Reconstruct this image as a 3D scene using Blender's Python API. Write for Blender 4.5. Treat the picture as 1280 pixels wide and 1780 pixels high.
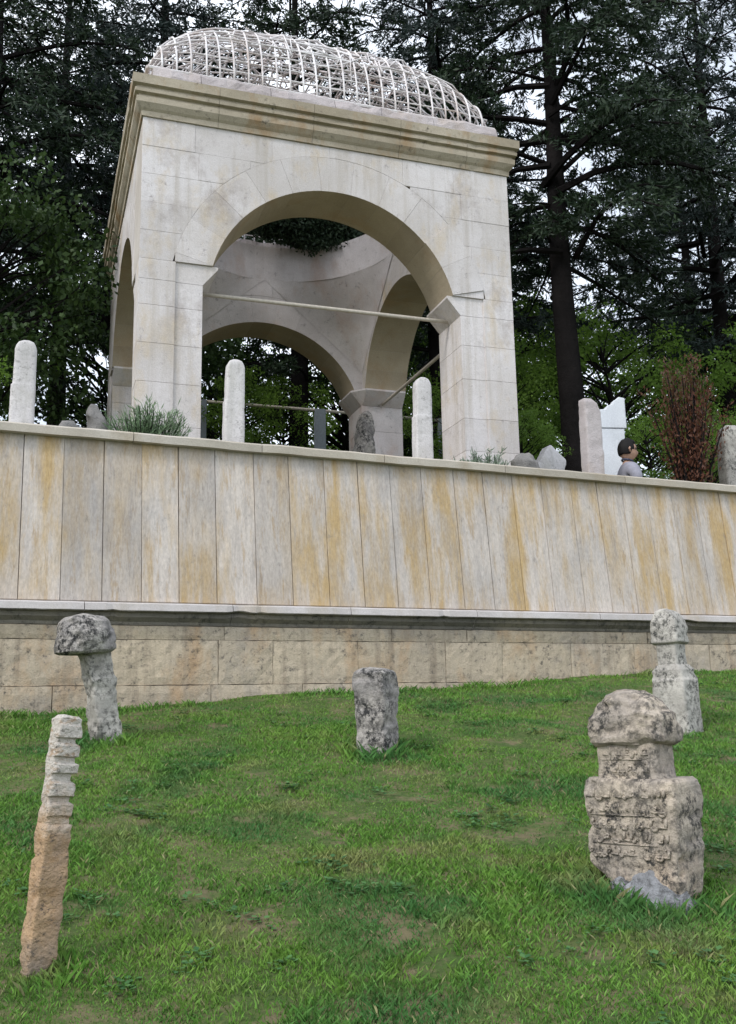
import bpy, bmesh, math, random
import numpy as np
from mathutils import Vector, Matrix, noise as mnoise

# ------------------------------------------------------------------ scene, camera, sky, sun
scene = bpy.context.scene
COL = scene.collection
for o in list(bpy.data.objects):
    bpy.data.objects.remove(o)
R_ = math.radians
YAW, PITCH, ROLL, FPX = 0.3274, 0.1905, -0.0178, 1723.4
cy_, sy_, cp_, sp_ = math.cos(YAW), math.sin(YAW), math.cos(PITCH), math.sin(PITCH)
Fv = Vector((sy_*cp_, cy_*cp_, sp_)); Rv = Vector((cy_, -sy_, 0)); Uv = Rv.cross(Fv)
R2 = math.cos(ROLL)*Rv + math.sin(ROLL)*Uv; U2 = -math.sin(ROLL)*Rv + math.cos(ROLL)*Uv
cam_d = bpy.data.cameras.new('camera'); cam = bpy.data.objects.new('camera', cam_d); COL.objects.link(cam)
M = Matrix((R2, U2, -Fv)).transposed().to_4x4(); cam.matrix_world = M
cam_d.sensor_fit = 'VERTICAL'; cam_d.sensor_height = 24; cam_d.lens = FPX/1780*24
cam_d.clip_start = 0.05; cam_d.clip_end = 2000
scene.camera = cam

SUN_DIR = Vector((-0.85, -0.45, 0.88)).normalized()      # towards the sun
world = bpy.data.worlds.new('World'); scene.world = world; world.use_nodes = True
nt = world.node_tree; nt.nodes.clear()
wo = nt.nodes.new('ShaderNodeOutputWorld'); bg = nt.nodes.new('ShaderNodeBackground'); bg.inputs[1].default_value = 0.105
sky = nt.nodes.new('ShaderNodeTexSky'); sky.sky_type = 'NISHITA'; sky.sun_disc = False
sky.sun_elevation = math.asin(SUN_DIR.z); sky.sun_rotation = math.atan2(SUN_DIR.x, SUN_DIR.y) % (2*math.pi)
sky.air_density = 1.0; sky.dust_density = 1.5
tc = nt.nodes.new('ShaderNodeTexCoord'); cn = nt.nodes.new('ShaderNodeTexNoise'); cn.inputs['Scale'].default_value = 2.6; cn.inputs['Detail'].default_value = 7
cr = nt.nodes.new('ShaderNodeValToRGB'); cr.color_ramp.elements[0].position = 0.36; cr.color_ramp.elements[1].position = 0.56
cr.color_ramp.elements[0].color = (0.50,)*3+(1,); cr.color_ramp.elements[1].color = (0.95,)*3+(1,)
cm = nt.nodes.new('ShaderNodeMixRGB'); cm.inputs[2].default_value = (11.2, 12.0, 13.2, 1)
nt.links.new(tc.outputs['Generated'], cn.inputs['Vector']); nt.links.new(cn.outputs['Fac'], cr.inputs[0]); nt.links.new(cr.outputs[0], cm.inputs[0])
nt.links.new(sky.outputs[0], cm.inputs[1]); nt.links.new(cm.outputs[0], bg.inputs[0]); nt.links.new(bg.outputs[0], wo.inputs[0])
sd = bpy.data.lights.new('sun', 'SUN'); sd.energy = 1.5; sd.angle = R_(14); sd.color = (1.0, 0.955, 0.90)
sun = bpy.data.objects.new('sun', sd); COL.objects.link(sun); sun.location = (-8, -6, 12)
sun.rotation_euler = (-SUN_DIR).to_track_quat('-Z', 'Y').to_euler()
scene.view_settings.view_transform = 'Standard'; scene.view_settings.look = 'None'
scene.view_settings.exposure = 0.42; scene.view_settings.gamma = 1; scene.view_settings.use_curve_mapping = False
scene.render.resolution_x = 736; scene.render.resolution_y = 1024

# ------------------------------------------------------------------ helpers
rng = np.random.default_rng(7); random.seed(7)

class MB:
    def __init__(s): s.v = []; s.f = []
    def add(s, vs, fs):
        k = len(s.v); s.v += [tuple(p) for p in vs]; s.f += [tuple(i+k for i in f) for f in fs]
    def box(s, x0, y0, z0, x1, y1, z1):
        s.add([(x0,y0,z0),(x1,y0,z0),(x1,y1,z0),(x0,y1,z0),(x0,y0,z1),(x1,y0,z1),(x1,y1,z1),(x0,y1,z1)],
              [(0,3,2,1),(4,5,6,7),(0,1,5,4),(1,2,6,5),(2,3,7,6),(3,0,4,7)])
    def tube(s, pts, rads, n=8, cap=True):
        pts = [Vector(p) for p in pts]; rings = []; k0 = len(s.v); up = Vector((0.13, 0.21, 1))
        for i, p in enumerate(pts):
            d = (pts[min(i+1, len(pts)-1)] - pts[max(i-1, 0)]).normalized()
            a = d.cross(up)
            if a.length < 1e-3: a = d.cross(Vector((1, 0, 0)))
            a.normalize(); b = d.cross(a); r = rads[i] if hasattr(rads, '__len__') else rads
            s.v += [tuple(p + a*(r*math.cos(2*math.pi*j/n)) + b*(r*math.sin(2*math.pi*j/n))) for j in range(n)]
        for i in range(len(pts)-1):
            for j in range(n):
                a = k0+i*n+j; b = k0+i*n+(j+1) % n
                s.f.append((a, a+n, b+n, b))
        if cap:
            s.f.append(tuple(k0+j for j in range(n))); s.f.append(tuple(k0+(len(pts)-1)*n+j for j in reversed(range(n))))
    def loft(s, levels, n=40, steps=40, amp=0.0, freq=6.0, seed=0, amp2=0.0):
        """levels: (z, half_x, half_y, off_x, off_y, exponent); resampled, noise displaced, closed."""
        L = sorted(levels, key=lambda q: q[0]); zs = [q[0] for q in L]
        tt = sorted(set(list(np.linspace(zs[0], zs[-1], steps)) + zs))
        k0 = len(s.v); off = Vector((seed*3.7, seed*1.3, seed*2.1))
        for z in tt:
            vals = [float(np.interp(z, zs, [q[c] for q in L])) for c in range(1, 6)]
            for j in range(n):
                t = 2*math.pi*(j+0.5)/n; c, q = math.cos(t), math.sin(t); e = 2/vals[4]
                x = vals[0]*math.copysign(abs(c)**e, c); y = vals[1]*math.copysign(abs(q)**e, q)
                p = Vector((x+vals[2], y+vals[3], z)); nr = Vector((x, y, 0)); nr = nr.normalized() if nr.length else nr
                d = mnoise.noise(p*freq+off)*amp + mnoise.noise(p*freq*4+off)*amp*0.4
                if amp2: d -= max(0, mnoise.noise(p*freq*1.7-off)-0.15)*amp2
                p = p + nr*d; p.z += mnoise.noise(p*freq*1.3+off*2)*amp*0.7
                s.v.append(tuple(p))
        m = len(tt)
        for i in range(m-1):
            for j in range(n):
                a = k0+i*n+j; b = k0+i*n+(j+1) % n
                s.f.append((a, b, b+n, a+n))
        ct = Vector((0, 0, 0))
        for j in range(n): ct += Vector(s.v[k0+(m-1)*n+j])
        ct /= n; s.v.append(tuple(ct)); c = len(s.v)-1
        for j in range(n): s.f.append((k0+(m-1)*n+j, k0+(m-1)*n+(j+1) % n, c))
        s.f.append(tuple(k0+j for j in reversed(range(n))))
    def prism(s, poly, y0, y1, gap=0.0, ch=0.0):
        """poly in (x, z), counter-clockwise; extruded along y from y0 (front) to y1, both ends chamfered."""
        P = inset(poly, gap) if gap else poly; n = len(P); Q = inset(P, ch) if ch else P
        k = len(s.v); rings = []
        lv = [(Q, y0), (P, y0+ch), (P, y1-ch), (Q, y1)] if ch else [(P, y0), (P, y1)]
        for pl, y in lv: s.v += [(a, y, b) for a, b in pl]
        for i in range(len(lv)-1):
            for j in range(n):
                a = k+i*n+j; b = k+i*n+(j+1) % n
                s.f.append((a, a+n, b+n, b))
        s.f.append(tuple(k+j for j in range(n))); s.f.append(tuple(k+(len(lv)-1)*n+j for j in reversed(range(n))))
    def mesh(s, name):
        me = bpy.data.meshes.new(name); me.from_pydata(s.v, [], s.f); me.update(); return me
    def build(s, name, mat, parent=None, smooth=False, fix=True):
        me = s.mesh(name)
        if fix:
            bm = bmesh.new(); bm.from_mesh(me); bmesh.ops.recalc_face_normals(bm, faces=bm.faces); bm.to_mesh(me); bm.free()
        if smooth: me.polygons.foreach_set('use_smooth', [True]*len(me.polygons))
        me.materials.append(mat); return link(name, me, parent)

def inset(poly, d):
    n = len(poly); out = []
    for i in range(n):
        a = Vector(poly[i-1]); b = Vector(poly[i]); c = Vector(poly[(i+1) % n])
        e1 = (b-a); e2 = (c-b)
        if e1.length < 1e-6 or e2.length < 1e-6: out.append(tuple(b)); continue
        e1.normalize(); e2.normalize(); n1 = Vector((-e1.y, e1.x)); n2 = Vector((-e2.y, e2.x))
        k = max(0.35, 1+n1.dot(n2)); out.append(tuple(b + (n1+n2)*(d/k)))
    return out

def clip(poly, ax, val, keep_gt):
    out = []; n = len(poly)
    for i in range(n):
        a, b = poly[i], poly[(i+1) % n]
        ia = (a[ax] >= val) == keep_gt; ib = (b[ax] >= val) == keep_gt
        if ia: out.append(a)
        if ia != ib:
            t = (val-a[ax])/(b[ax]-a[ax]); out.append((a[0]+t*(b[0]-a[0]), a[1]+t*(b[1]-a[1])))
    return out

def area(p): return 0.5*sum(p[i-1][0]*p[i][1]-p[i][0]*p[i-1][1] for i in range(len(p)))

def link(name, data, parent=None):
    o = bpy.data.objects.new(name, data); COL.objects.link(o)
    if parent: o.parent = parent
    return o
def empty(name, loc=(0, 0, 0), rz=0):
    o = link(name, None); o.location = loc; o.rotation_euler = (0, 0, rz); o.empty_display_size = 0.1; return o
def tag(o, label, cat, group=None):
    o['label'] = label; o['category'] = cat
    if group: o['group'] = group
    return o
def copy_tree(o, parent=None):
    c = o.copy(); COL.objects.link(c); c.parent = parent
    for ch in list(o.children): copy_tree(ch, c)
    return c

def np_mesh(name, V, F, mat, parent=None):
    """fast triangle or quad mesh from numpy arrays"""
    me = bpy.data.meshes.new(name); k = F.shape[1]
    me.vertices.add(len(V)); me.vertices.foreach_set('co', V.astype(np.float32).ravel())
    me.loops.add(F.size); me.loops.foreach_set('vertex_index', F.astype(np.int32).ravel())
    me.polygons.add(len(F)); me.polygons.foreach_set('loop_start', np.arange(0, F.size, k, dtype=np.int32))
    me.polygons.foreach_set('loop_total', np.full(len(F), k, dtype=np.int32))
    me.update(calc_edges=True); me.validate(); me.materials.append(mat); return link(name, me, parent)

# ------------------------------------------------------------------ materials
class NB:
    def __init__(s, name):
        s.m = bpy.data.materials.new(name); s.m.use_nodes = True; s.t = s.m.node_tree; s.b = s.t.nodes['Principled BSDF']
        s.b.inputs['Specular IOR Level'].default_value = 0.25
        g = s.t.nodes.new('ShaderNodeNewGeometry'); s.pos = g.outputs['Position']; s.isl = g.outputs['Random Per Island']
        s.rnd = s.t.nodes.new('ShaderNodeObjectInfo').outputs['Random']
    def lk(s, a, b): s.t.links.new(a, b)
    def noise(s, scale, detail=4, stretch=(1, 1, 1), rough=0.6, off=0.0):
        mp = s.t.nodes.new('ShaderNodeMapping'); mp.inputs['Scale'].default_value = stretch; mp.inputs['Location'].default_value = (off, off*0.7, off*1.3)
        n = s.t.nodes.new('ShaderNodeTexNoise'); n.inputs['Scale'].default_value = scale; n.inputs['Detail'].default_value = detail; n.inputs['Roughness'].default_value = rough
        s.lk(s.pos, mp.inputs['Vector']); s.lk(mp.outputs[0], n.inputs['Vector']); return n.outputs['Fac']
    def ramp(s, fac, a, b, lo=0.0, hi=1.0):
        r = s.t.nodes.new('ShaderNodeMapRange'); r.inputs[1].default_value = a; r.inputs[2].default_value = b
        r.inputs[3].default_value = lo; r.inputs[4].default_value = hi; s.lk(fac, r.inputs[0]); return r.outputs[0]
    def mix(s, fac, a, b, mode='MIX'):
        n = s.t.nodes.new('ShaderNodeMixRGB'); n.blend_type = mode
        for i, q in ((0, fac), (1, a), (2, b)):
            if isinstance(q, (int, float)): n.inputs[i].default_value = q
            elif isinstance(q, tuple): n.inputs[i].default_value = q if len(q) == 4 else q+(1,)
            else: s.lk(q, n.inputs[i])
        return n.outputs[0]
    def math(s, op, a, b):
        n = s.t.nodes.new('ShaderNodeMath'); n.operation = op
        for i, q in ((0, a), (1, b)):
            if isinstance(q, (int, float)): n.inputs[i].default_value = q
            else: s.lk(q, n.inputs[i])
        return n.outputs[0]
    def val(s, col, v):
        n = s.t.nodes.new('ShaderNodeHueSaturation'); s.lk(v, n.inputs['Value']); s.lk(col, n.inputs['Color']); return n.outputs[0]
    def done(s, col, rough=0.9, bump=None, bs=0.5, bd=0.01):
        if isinstance(col, tuple): s.b.inputs['Base Color'].default_value = col+(1,)
        else: s.lk(col, s.b.inputs['Base Color'])
        s.b.inputs['Roughness'].default_value = rough
        if bump is not None:
            b = s.t.nodes.new('ShaderNodeBump'); b.inputs['Strength'].default_value = bs; b.inputs['Distance'].default_value = bd
            s.lk(bump, b.inputs['Height']); s.lk(b.outputs[0], s.b.inputs['Normal'])
        return s.m

def stone(name, c1, c2, stain=None, stain_amt=0.6, spots=None, spot_lo=0.58, spot_scale=18, streak=None, var=0.10, bump=0.5, bd=0.012, big=1.1, stain2=None):
    b = NB(name)
    col = b.mix(b.ramp(b.noise(big, 5), 0.38, 0.62), c1, c2)
    if stain: col = b.mix(b.math('MULTIPLY', b.ramp(b.noise(2.3, 6, (1, 1, 0.55), 0.65, 3.1), 0.52, 0.70), stain_amt), col, stain)
    if stain2: col = b.mix(b.math('MULTIPLY', b.ramp(b.noise(1.7, 6, (1, 1, 0.8), 0.7, 9.7), 0.55, 0.72), stain_amt), col, stain2)
    if streak: col = b.mix(b.math('MULTIPLY', b.ramp(b.noise(5, 5, (2.0, 2.0, 0.12), 0.6, 5.3), 0.5, 0.70), 0.75), col, streak)
    if spots:
        f1 = b.ramp(b.noise(spot_scale, 8, (1, 1, 1), 0.78, 1.9), spot_lo, spot_lo+0.13)
        f2 = b.ramp(b.noise(spot_scale*0.22, 4, (1, 1, 1), 0.6, 7.9), 0.36, 0.58, 0.12, 1.0)
        col = b.mix(b.math('MULTIPLY', f1, f2), col, spots)
    grain = b.noise(70, 3, (1, 1, 1), 0.7)
    col = b.val(col, b.math('MULTIPLY', b.ramp(b.rnd, 0, 1, 1-var, 1+var*0.6), b.ramp(grain, 0.3, 0.7, 0.9, 1.1)))
    h = b.math('ADD', b.math('MULTIPLY', b.noise(9, 6, (1, 1, 1), 0.65), 1.0), b.math('MULTIPLY', grain, 0.35))
    return b.done(col, 0.92, h, bump, bd)

MAT = {}
MAT['pavilion'] = stone('pavilion_limestone', (0.63, 0.60, 0.60), (0.52, 0.485, 0.465), (0.50, 0.40, 0.26), 0.75, (0.27, 0.24, 0.24), 0.57, 14, var=0.06, bump=0.6, stain2=(0.31, 0.27, 0.25), big=0.75, streak=(0.44, 0.40, 0.36))
MAT['pavmortar'] = stone('pale_joint_mortar', (0.52, 0.48, 0.44), (0.43, 0.39, 0.35))
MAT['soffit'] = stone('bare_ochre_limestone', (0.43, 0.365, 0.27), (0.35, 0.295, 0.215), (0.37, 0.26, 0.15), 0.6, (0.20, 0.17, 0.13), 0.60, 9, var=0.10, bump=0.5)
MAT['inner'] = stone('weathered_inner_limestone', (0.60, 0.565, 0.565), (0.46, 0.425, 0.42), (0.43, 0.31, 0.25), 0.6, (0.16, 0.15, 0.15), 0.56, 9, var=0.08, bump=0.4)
MAT['cornice'] = stone('cornice_limestone', (0.42, 0.37, 0.29), (0.32, 0.275, 0.205), (0.30, 0.185, 0.085), 0.85, (0.09, 0.08, 0.065), 0.55, 11, var=0.06)
MAT['attic'] = stone('attic_stone', (0.47, 0.43, 0.43), (0.38, 0.34, 0.34), (0.35, 0.27, 0.19), 0.5, (0.20, 0.19, 0.19), 0.60, 11, var=0.08, bump=0.8, bd=0.03)
MAT['mortar'] = stone('grey_mortar', (0.30, 0.26, 0.21), (0.22, 0.19, 0.16))
MAT['base'] = stone('base_course_limestone', (0.52, 0.435, 0.32), (0.41, 0.35, 0.275), (0.43, 0.28, 0.155), 0.85, (0.085, 0.08, 0.07), 0.525, 19, streak=(0.27, 0.22, 0.165), var=0.12, bump=0.7, bd=0.02, stain2=(0.30, 0.275, 0.245))
MAT['ledge'] = stone('ledge_stone', (0.52, 0.49, 0.48), (0.43, 0.40, 0.385), (0.36, 0.30, 0.22), 0.6, (0.2, 0.19, 0.18), 0.66, 10, var=0.06, bump=0.5)
MAT['ledge_shade'] = stone('shade_toned_moulding_stone', (0.22, 0.20, 0.17), (0.14, 0.13, 0.115), (0.30, 0.26, 0.20), 0.6, (0.05, 0.05, 0.045), 0.50, 14, var=0.1, bump=0.7)  # stained stone, darkened so its colour carries the shade under the ledge
MAT['coping'] = stone('coping_stone', (0.50, 0.46, 0.40), (0.40, 0.36, 0.30), (0.32, 0.26, 0.18), 0.6, (0.16, 0.15, 0.13), 0.62, 10, var=0.08)
MAT['post'] = stone('white_post_stone', (0.60, 0.58, 0.58), (0.48, 0.46, 0.46), (0.40, 0.38, 0.33), 0.7, (0.22, 0.21, 0.20), 0.53, 26, var=0.06, bump=0.7, streak=(0.40, 0.39, 0.37))
MAT['marble'] = stone('blue_white_marble', (0.70, 0.73, 0.77), (0.62, 0.65, 0.70), (0.42, 0.45, 0.48), 0.4, var=0.04, bump=0.2)
MAT['grave'] = stone('lichened_gravestone', (0.47, 0.40, 0.32), (0.33, 0.29, 0.25), (0.43, 0.29, 0.18), 0.6, (0.045, 0.043, 0.04), 0.44, 30, var=0.0, bump=0.9, bd=0.02, big=4)
MAT['gravedark'] = stone('dark_lichened_gravestone', (0.42, 0.39, 0.36), (0.25, 0.235, 0.225), (0.55, 0.52, 0.46), 0.85, (0.03, 0.03, 0.03), 0.425, 26, var=0.0, bump=1.0, bd=0.02, big=5)
MAT['gravepale'] = stone('pale_gravestone', (0.50, 0.475, 0.43), (0.35, 0.33, 0.30), (0.24, 0.225, 0.205), 0.8, (0.06, 0.06, 0.055), 0.465, 28, var=0.0, bump=0.7, bd=0.015, big=4)
MAT['gravebrown'] = stone('ochre_gravestone', (0.40, 0.255, 0.14), (0.44, 0.33, 0.22), (0.52, 0.49, 0.46), 0.8, (0.13, 0.115, 0.10), 0.54, 30, var=0.0, bump=0.9, bd=0.02, big=5)
MAT['gravetop'] = stone('chipped_pale_gravestone', (0.50, 0.46, 0.42), (0.38, 0.34, 0.30), (0.32, 0.22, 0.13), 0.7, (0.12, 0.11, 0.10), 0.50, 36, var=0.0, bump=1.0, bd=0.02, big=8)
MAT['cement'] = stone('grey_cement', (0.31, 0.315, 0.335), (0.22, 0.225, 0.235), None, 0, (0.07, 0.07, 0.07), 0.45, 34, var=0.0, bump=1.0, bd=0.03, big=6)
MAT['rock'] = stone('grey_rock', (0.24, 0.23, 0.22), (0.16, 0.155, 0.15), (0.30, 0.29, 0.27), 0.6, (0.06, 0.06, 0.06), 0.56, 14, var=0.0, bump=1.0, bd=0.03, big=4)

def panel_mat():
    b = NB('streaked_slab_stone')
    sx = b.noise(3.2, 5, (1.6, 1.6, 0.16), 0.6)
    col = b.mix(b.ramp(b.noise(6, 5, (2.6, 2.6, 0.14), 0.65, 2.2), 0.36, 0.66), (0.54, 0.485, 0.435), (0.44, 0.395, 0.36))
    och = b.math('MULTIPLY', b.ramp(sx, 0.42, 0.60), b.ramp(b.math('ADD', b.noise(0.9, 4, (1, 1, 0.6), 0.6, 4.4), b.math('MULTIPLY', b.rnd, 0.12)), 0.38, 0.60))
    col = b.mix(b.math('MULTIPLY', och, 0.95), col, (0.43, 0.305, 0.15))
    col = b.mix(b.math('MULTIPLY', b.ramp(b.noise(7, 6, (2.4, 2.4, 0.22), 0.75, 12.7), 0.54, 0.64), 0.6), col, (0.36, 0.25, 0.13))
    col = b.mix(b.math('MULTIPLY', b.ramp(b.noise(1.8, 5, (1.3, 1.3, 0.5), 0.6, 21.0), 0.52, 0.66), 0.45), col, (0.34, 0.325, 0.32))
    col = b.mix(b.math('MULTIPLY', b.ramp(b.noise(4.2, 6, (3.0, 3.0, 0.20), 0.7, 7.7), 0.55, 0.70), 0.55), col, (0.27, 0.245, 0.225))
    col = b.mix(b.math('MULTIPLY', b.ramp(b.noise(14, 4, (4, 4, 0.1), 0.6, 3.3), 0.5, 0.75), 0.25), col, (0.55, 0.51, 0.47))
    col = b.mix(b.ramp(b.noise(17, 7, (1, 1, 0.5), 0.75, 6.1), 0.58, 0.72, 0, 0.7), col, (0.20, 0.185, 0.17))
    col = b.val(col, b.ramp(b.noise(60, 3, (1, 1, 0.35), 0.7, 2.2), 0.3, 0.7, 0.86, 1.14))
    col = b.val(col, b.ramp(b.rnd, 0, 1, 0.86, 1.08))
    h = b.math('ADD', b.noise(40, 4, (3, 3, 0.12), 0.6), b.noise(16, 5))
    return b.done(col, 0.9, h, 0.5, 0.008)
MAT['panel'] = panel_mat()

def stake_mat():
    b = NB('ochre_to_pale_gravestone'); sp = b.t.nodes.new('ShaderNodeSeparateXYZ'); b.lk(b.pos, sp.inputs[0])
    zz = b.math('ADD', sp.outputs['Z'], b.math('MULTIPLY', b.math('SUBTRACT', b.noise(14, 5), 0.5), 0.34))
    col = b.mix(b.ramp(b.noise(9, 5, (1, 1, 0.5)), 0.4, 0.62), (0.42, 0.285, 0.17), (0.33, 0.235, 0.16))
    col = b.mix(b.ramp(zz, -0.46, -0.26), col, (0.50, 0.46, 0.41))
    col = b.mix(b.math('MULTIPLY', b.ramp(b.noise(16, 6, (1, 1, 2.2), 0.7, 4.0), 0.52, 0.64), 0.75), col, (0.30, 0.19, 0.10))
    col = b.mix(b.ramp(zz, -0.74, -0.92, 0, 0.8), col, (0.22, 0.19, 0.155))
    col = b.mix(b.ramp(b.noise(34, 8, (1, 1, 1.4), 0.78, 1.0), 0.55, 0.66), col, (0.085, 0.075, 0.065))
    return b.done(col, 0.92, b.math('ADD', b.noise(20, 6), b.noise(70, 3)), 0.9, 0.015)
MAT['stake'] = stake_mat()
def leaf_mat(name, ca, cb, cc=None, trans=0.25, rough=0.55):
    b = NB(name)
    col = b.mix(b.isl, ca, cb)
    if cc: col = b.mix(b.ramp(b.noise(0.9, 3), 0.45, 0.65), col, cc)
    b.done(col, rough)
    tr = b.t.nodes.new('ShaderNodeBsdfTranslucent'); b.lk(col, tr.inputs['Color'])
    mx = b.t.nodes.new('ShaderNodeMixShader'); mx.inputs[0].default_value = trans
    out = [n for n in b.t.nodes if n.type == 'OUTPUT_MATERIAL'][0]
    b.lk(b.b.outputs[0], mx.inputs[1]); b.lk(tr.outputs[0], mx.inputs[2]); b.lk(mx.outputs[0], out.inputs['Surface'])
    return b.m
MAT['needle'] = leaf_mat('dark_needles', (0.012, 0.026, 0.014), (0.030, 0.052, 0.024), None, 0.15)
MAT['needle_blue'] = leaf_mat('bluish_needles', (0.014, 0.026, 0.022), (0.042, 0.062, 0.055), None, 0.15)
MAT['leaf'] = leaf_mat('green_leaves', (0.10, 0.19, 0.025), (0.20, 0.33, 0.06), (0.12, 0.21, 0.04), 0.6)
MAT['leaf_dark'] = leaf_mat('dark_leaves', (0.020, 0.045, 0.012), (0.05, 0.09, 0.022), None, 0.3)
MAT['brown_leaf'] = leaf_mat('dry_brown_foliage', (0.075, 0.028, 0.018), (0.13, 0.055, 0.03), (0.05, 0.045, 0.018), 0.2)
MAT['lavender'] = leaf_mat('grey_green_lavender', (0.16, 0.22, 0.15), (0.26, 0.32, 0.25), None, 0.2)
MAT['lavender_green'] = leaf_mat('green_lavender', (0.11, 0.19, 0.09), (0.22, 0.31, 0.18), None, 0.2)
MAT['weed'] = leaf_mat('clover_leaves', (0.03, 0.10, 0.03), (0.09, 0.20, 0.06), None, 0.2)
MAT['bark'] = stone('dark_bark', (0.020, 0.018, 0.018), (0.013, 0.012, 0.012), (0.03, 0.026, 0.025), 0.5, var=0.0, bump=1.0, bd=0.04)

MAT['bark'].node_tree.nodes['Principled BSDF'].inputs['Specular IOR Level'].default_value = 0.0
def grass_blade_mat():
    b = NB('grass_blades')
    col = b.mix(b.isl, (0.05, 0.14, 0.018), (0.13, 0.275, 0.042))
    col = b.mix(b.ramp(b.noise(1.6, 5, (1, 1, 1), 0.6, 2.0), 0.44, 0.62), col, (0.135, 0.25, 0.04))
    col = b.mix(b.math('MULTIPLY', b.ramp(b.noise(2.1, 5, (1, 1, 1), 0.6, 8.0), 0.545, 0.68), 0.7), col, (0.23, 0.225, 0.09))
    col = b.mix(b.math('MULTIPLY', b.ramp(b.noise(1.3, 5, (1, 1, 1), 0.6, 14.0), 0.5, 0.62), 0.7), col, (0.035, 0.125, 0.038))
    dry = b.math('GREATER_THAN', b.math('FRACT', b.math('MULTIPLY', b.isl, 37.3), 0.0), 0.965)
    col = b.mix(dry, col, (0.24, 0.24, 0.11))
    b.done(col, 0.6); b.b.inputs['Specular IOR Level'].default_value = 0.2
    return b.m
MAT['grass'] = grass_blade_mat()
def soil_mat(name='lawn_soil'):
    b = NB(name)
    col = b.mix(b.ramp(b.noise(3, 6), 0.4, 0.6), (0.055, 0.095, 0.022), (0.10, 0.115, 0.04))
    col = b.mix(b.ramp(b.noise(30, 4), 0.45, 0.65), col, (0.045, 0.08, 0.018))
    col = b.mix(b.ramp(b.noise(5, 6, (1, 1, 1), 0.7, 3.0), 0.50, 0.60), col, (0.14, 0.12, 0.065))
    return b.done(col, 1.0, b.noise(25, 6), 1.0, 0.03)
MAT['soil'] = soil_mat()
def terr_mat():
    b = NB('terrace_ground')
    col = b.mix(b.ramp(b.noise(1.2, 6), 0.4, 0.6), (0.07, 0.09, 0.03), (0.13, 0.11, 0.07))
    return b.done(col, 1.0, b.noise(12, 6), 1.0, 0.03)
MAT['terrace'] = terr_mat()
def plain(name, c, rough=0.7, metal=0.0):
    b = NB(name); b.b.inputs['Metallic'].default_value = metal
    cc = b.val(b.mix(0.0, c, c), b.ramp(b.noise(30, 5), 0.3, 0.7, 0.85, 1.12)); return b.done(cc, rough, b.noise(60, 4), 0.2, 0.004)
MAT['rod'] = stone('pale_painted_iron', (0.78, 0.76, 0.77), (0.66, 0.62, 0.62), (0.42, 0.30, 0.24), 0.8, var=0.10, bump=0.3)
MAT['tierod'] = plain('pale_iron', (0.46, 0.42, 0.36), 0.6)
MAT['rail'] = plain('grey_rail_metal', (0.34, 0.36, 0.36), 0.5)
MAT['railpost'] = plain('blue_grey_metal', (0.20, 0.23, 0.26), 0.6)
MAT['skin'] = plain('skin', (0.42, 0.26, 0.19), 0.6)
MAT['hair'] = plain('black_hair', (0.006, 0.005, 0.005), 0.7)
MAT['shirt'] = plain('grey_shirt', (0.27, 0.27, 0.32), 0.9)
MAT['trim'] = plain('dark_trim', (0.06, 0.07, 0.11), 0.9)
MAT['trousers'] = plain('navy_trousers', (0.03, 0.04, 0.08), 0.9)

# ------------------------------------------------------------------ ground
GB, GC = 0.0291, 0.1909
def gz(x, y):
    yy = np.where(np.asarray(y) > -4, y, -4 + (np.asarray(y)+4)*0.05)
    xx = np.clip(x, -14, 22)
    near = np.exp(-((np.asarray(x)-2.5)**2 + (np.asarray(y)-4)**2)/180.0)
    u = 0.022*np.sin(1.9*np.asarray(x)+0.7)*np.sin(1.3*np.asarray(y)+0.4) + 0.011*np.sin(4.3*np.asarray(x)-1.0)*np.sin(3.7*np.asarray(y)+2) + 0.006*np.sin(9.1*np.asarray(x)+2.0*np.asarray(y))
    return -1.6 + GB*xx + GC*yy + u*near
def g(x, y): return float(gz(np.array(x), np.array(y)))
def wall_y(x): return 8.3 + math.tan(0.0752)*x
def tz(y): return 2.1 if y < 9.6 else 2.1 + 0.19*min(y-9.6, 30)

def grid_sheet(name, xs, ys, zf, mat):
    X, Y = np.meshgrid(xs, ys); Z = zf(X, Y); V = np.stack([X.ravel(), Y.ravel(), Z.ravel()], 1)
    nx, ny = len(xs), len(ys); i = np.arange(nx-1)[None, :] + nx*np.arange(ny-1)[:, None]; i = i.ravel()
    F = np.stack([i, i+1, i+nx+1, i+nx], 1); o = np_mesh(name, V, F, mat); o['kind'] = 'structure'; return o
xs = np.concatenate([np.linspace(-150, -6, 14), np.linspace(-5, 12, 150), np.linspace(13, 150, 14)])
ys = np.concatenate([np.linspace(-150, -3, 10), np.linspace(-2, 7.7, 100)])
def lawn_sheet():
    U = np.concatenate([ys, [7.9, 8.1, 8.25, 8.45]])
    X, Y = np.meshgrid(xs, U)
    lim = np.clip(8.4 + math.tan(0.0752)*X, 7.75, 9.6)
    Y = np.where(Y > 7.7, 7.7 + (Y-7.7)/0.75*(lim-7.7), Y)
    V = np.stack([X.ravel(), Y.ravel(), gz(X, Y).ravel()], 1); nx, ny = len(xs), len(U)
    i = (np.arange(nx-1)[None, :] + nx*np.arange(ny-1)[:, None]).ravel()
    o = np_mesh('lawn', V, np.stack([i, i+1, i+nx+1, i+nx], 1), MAT['soil']); o['kind'] = 'structure'
lawn_sheet()
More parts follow.
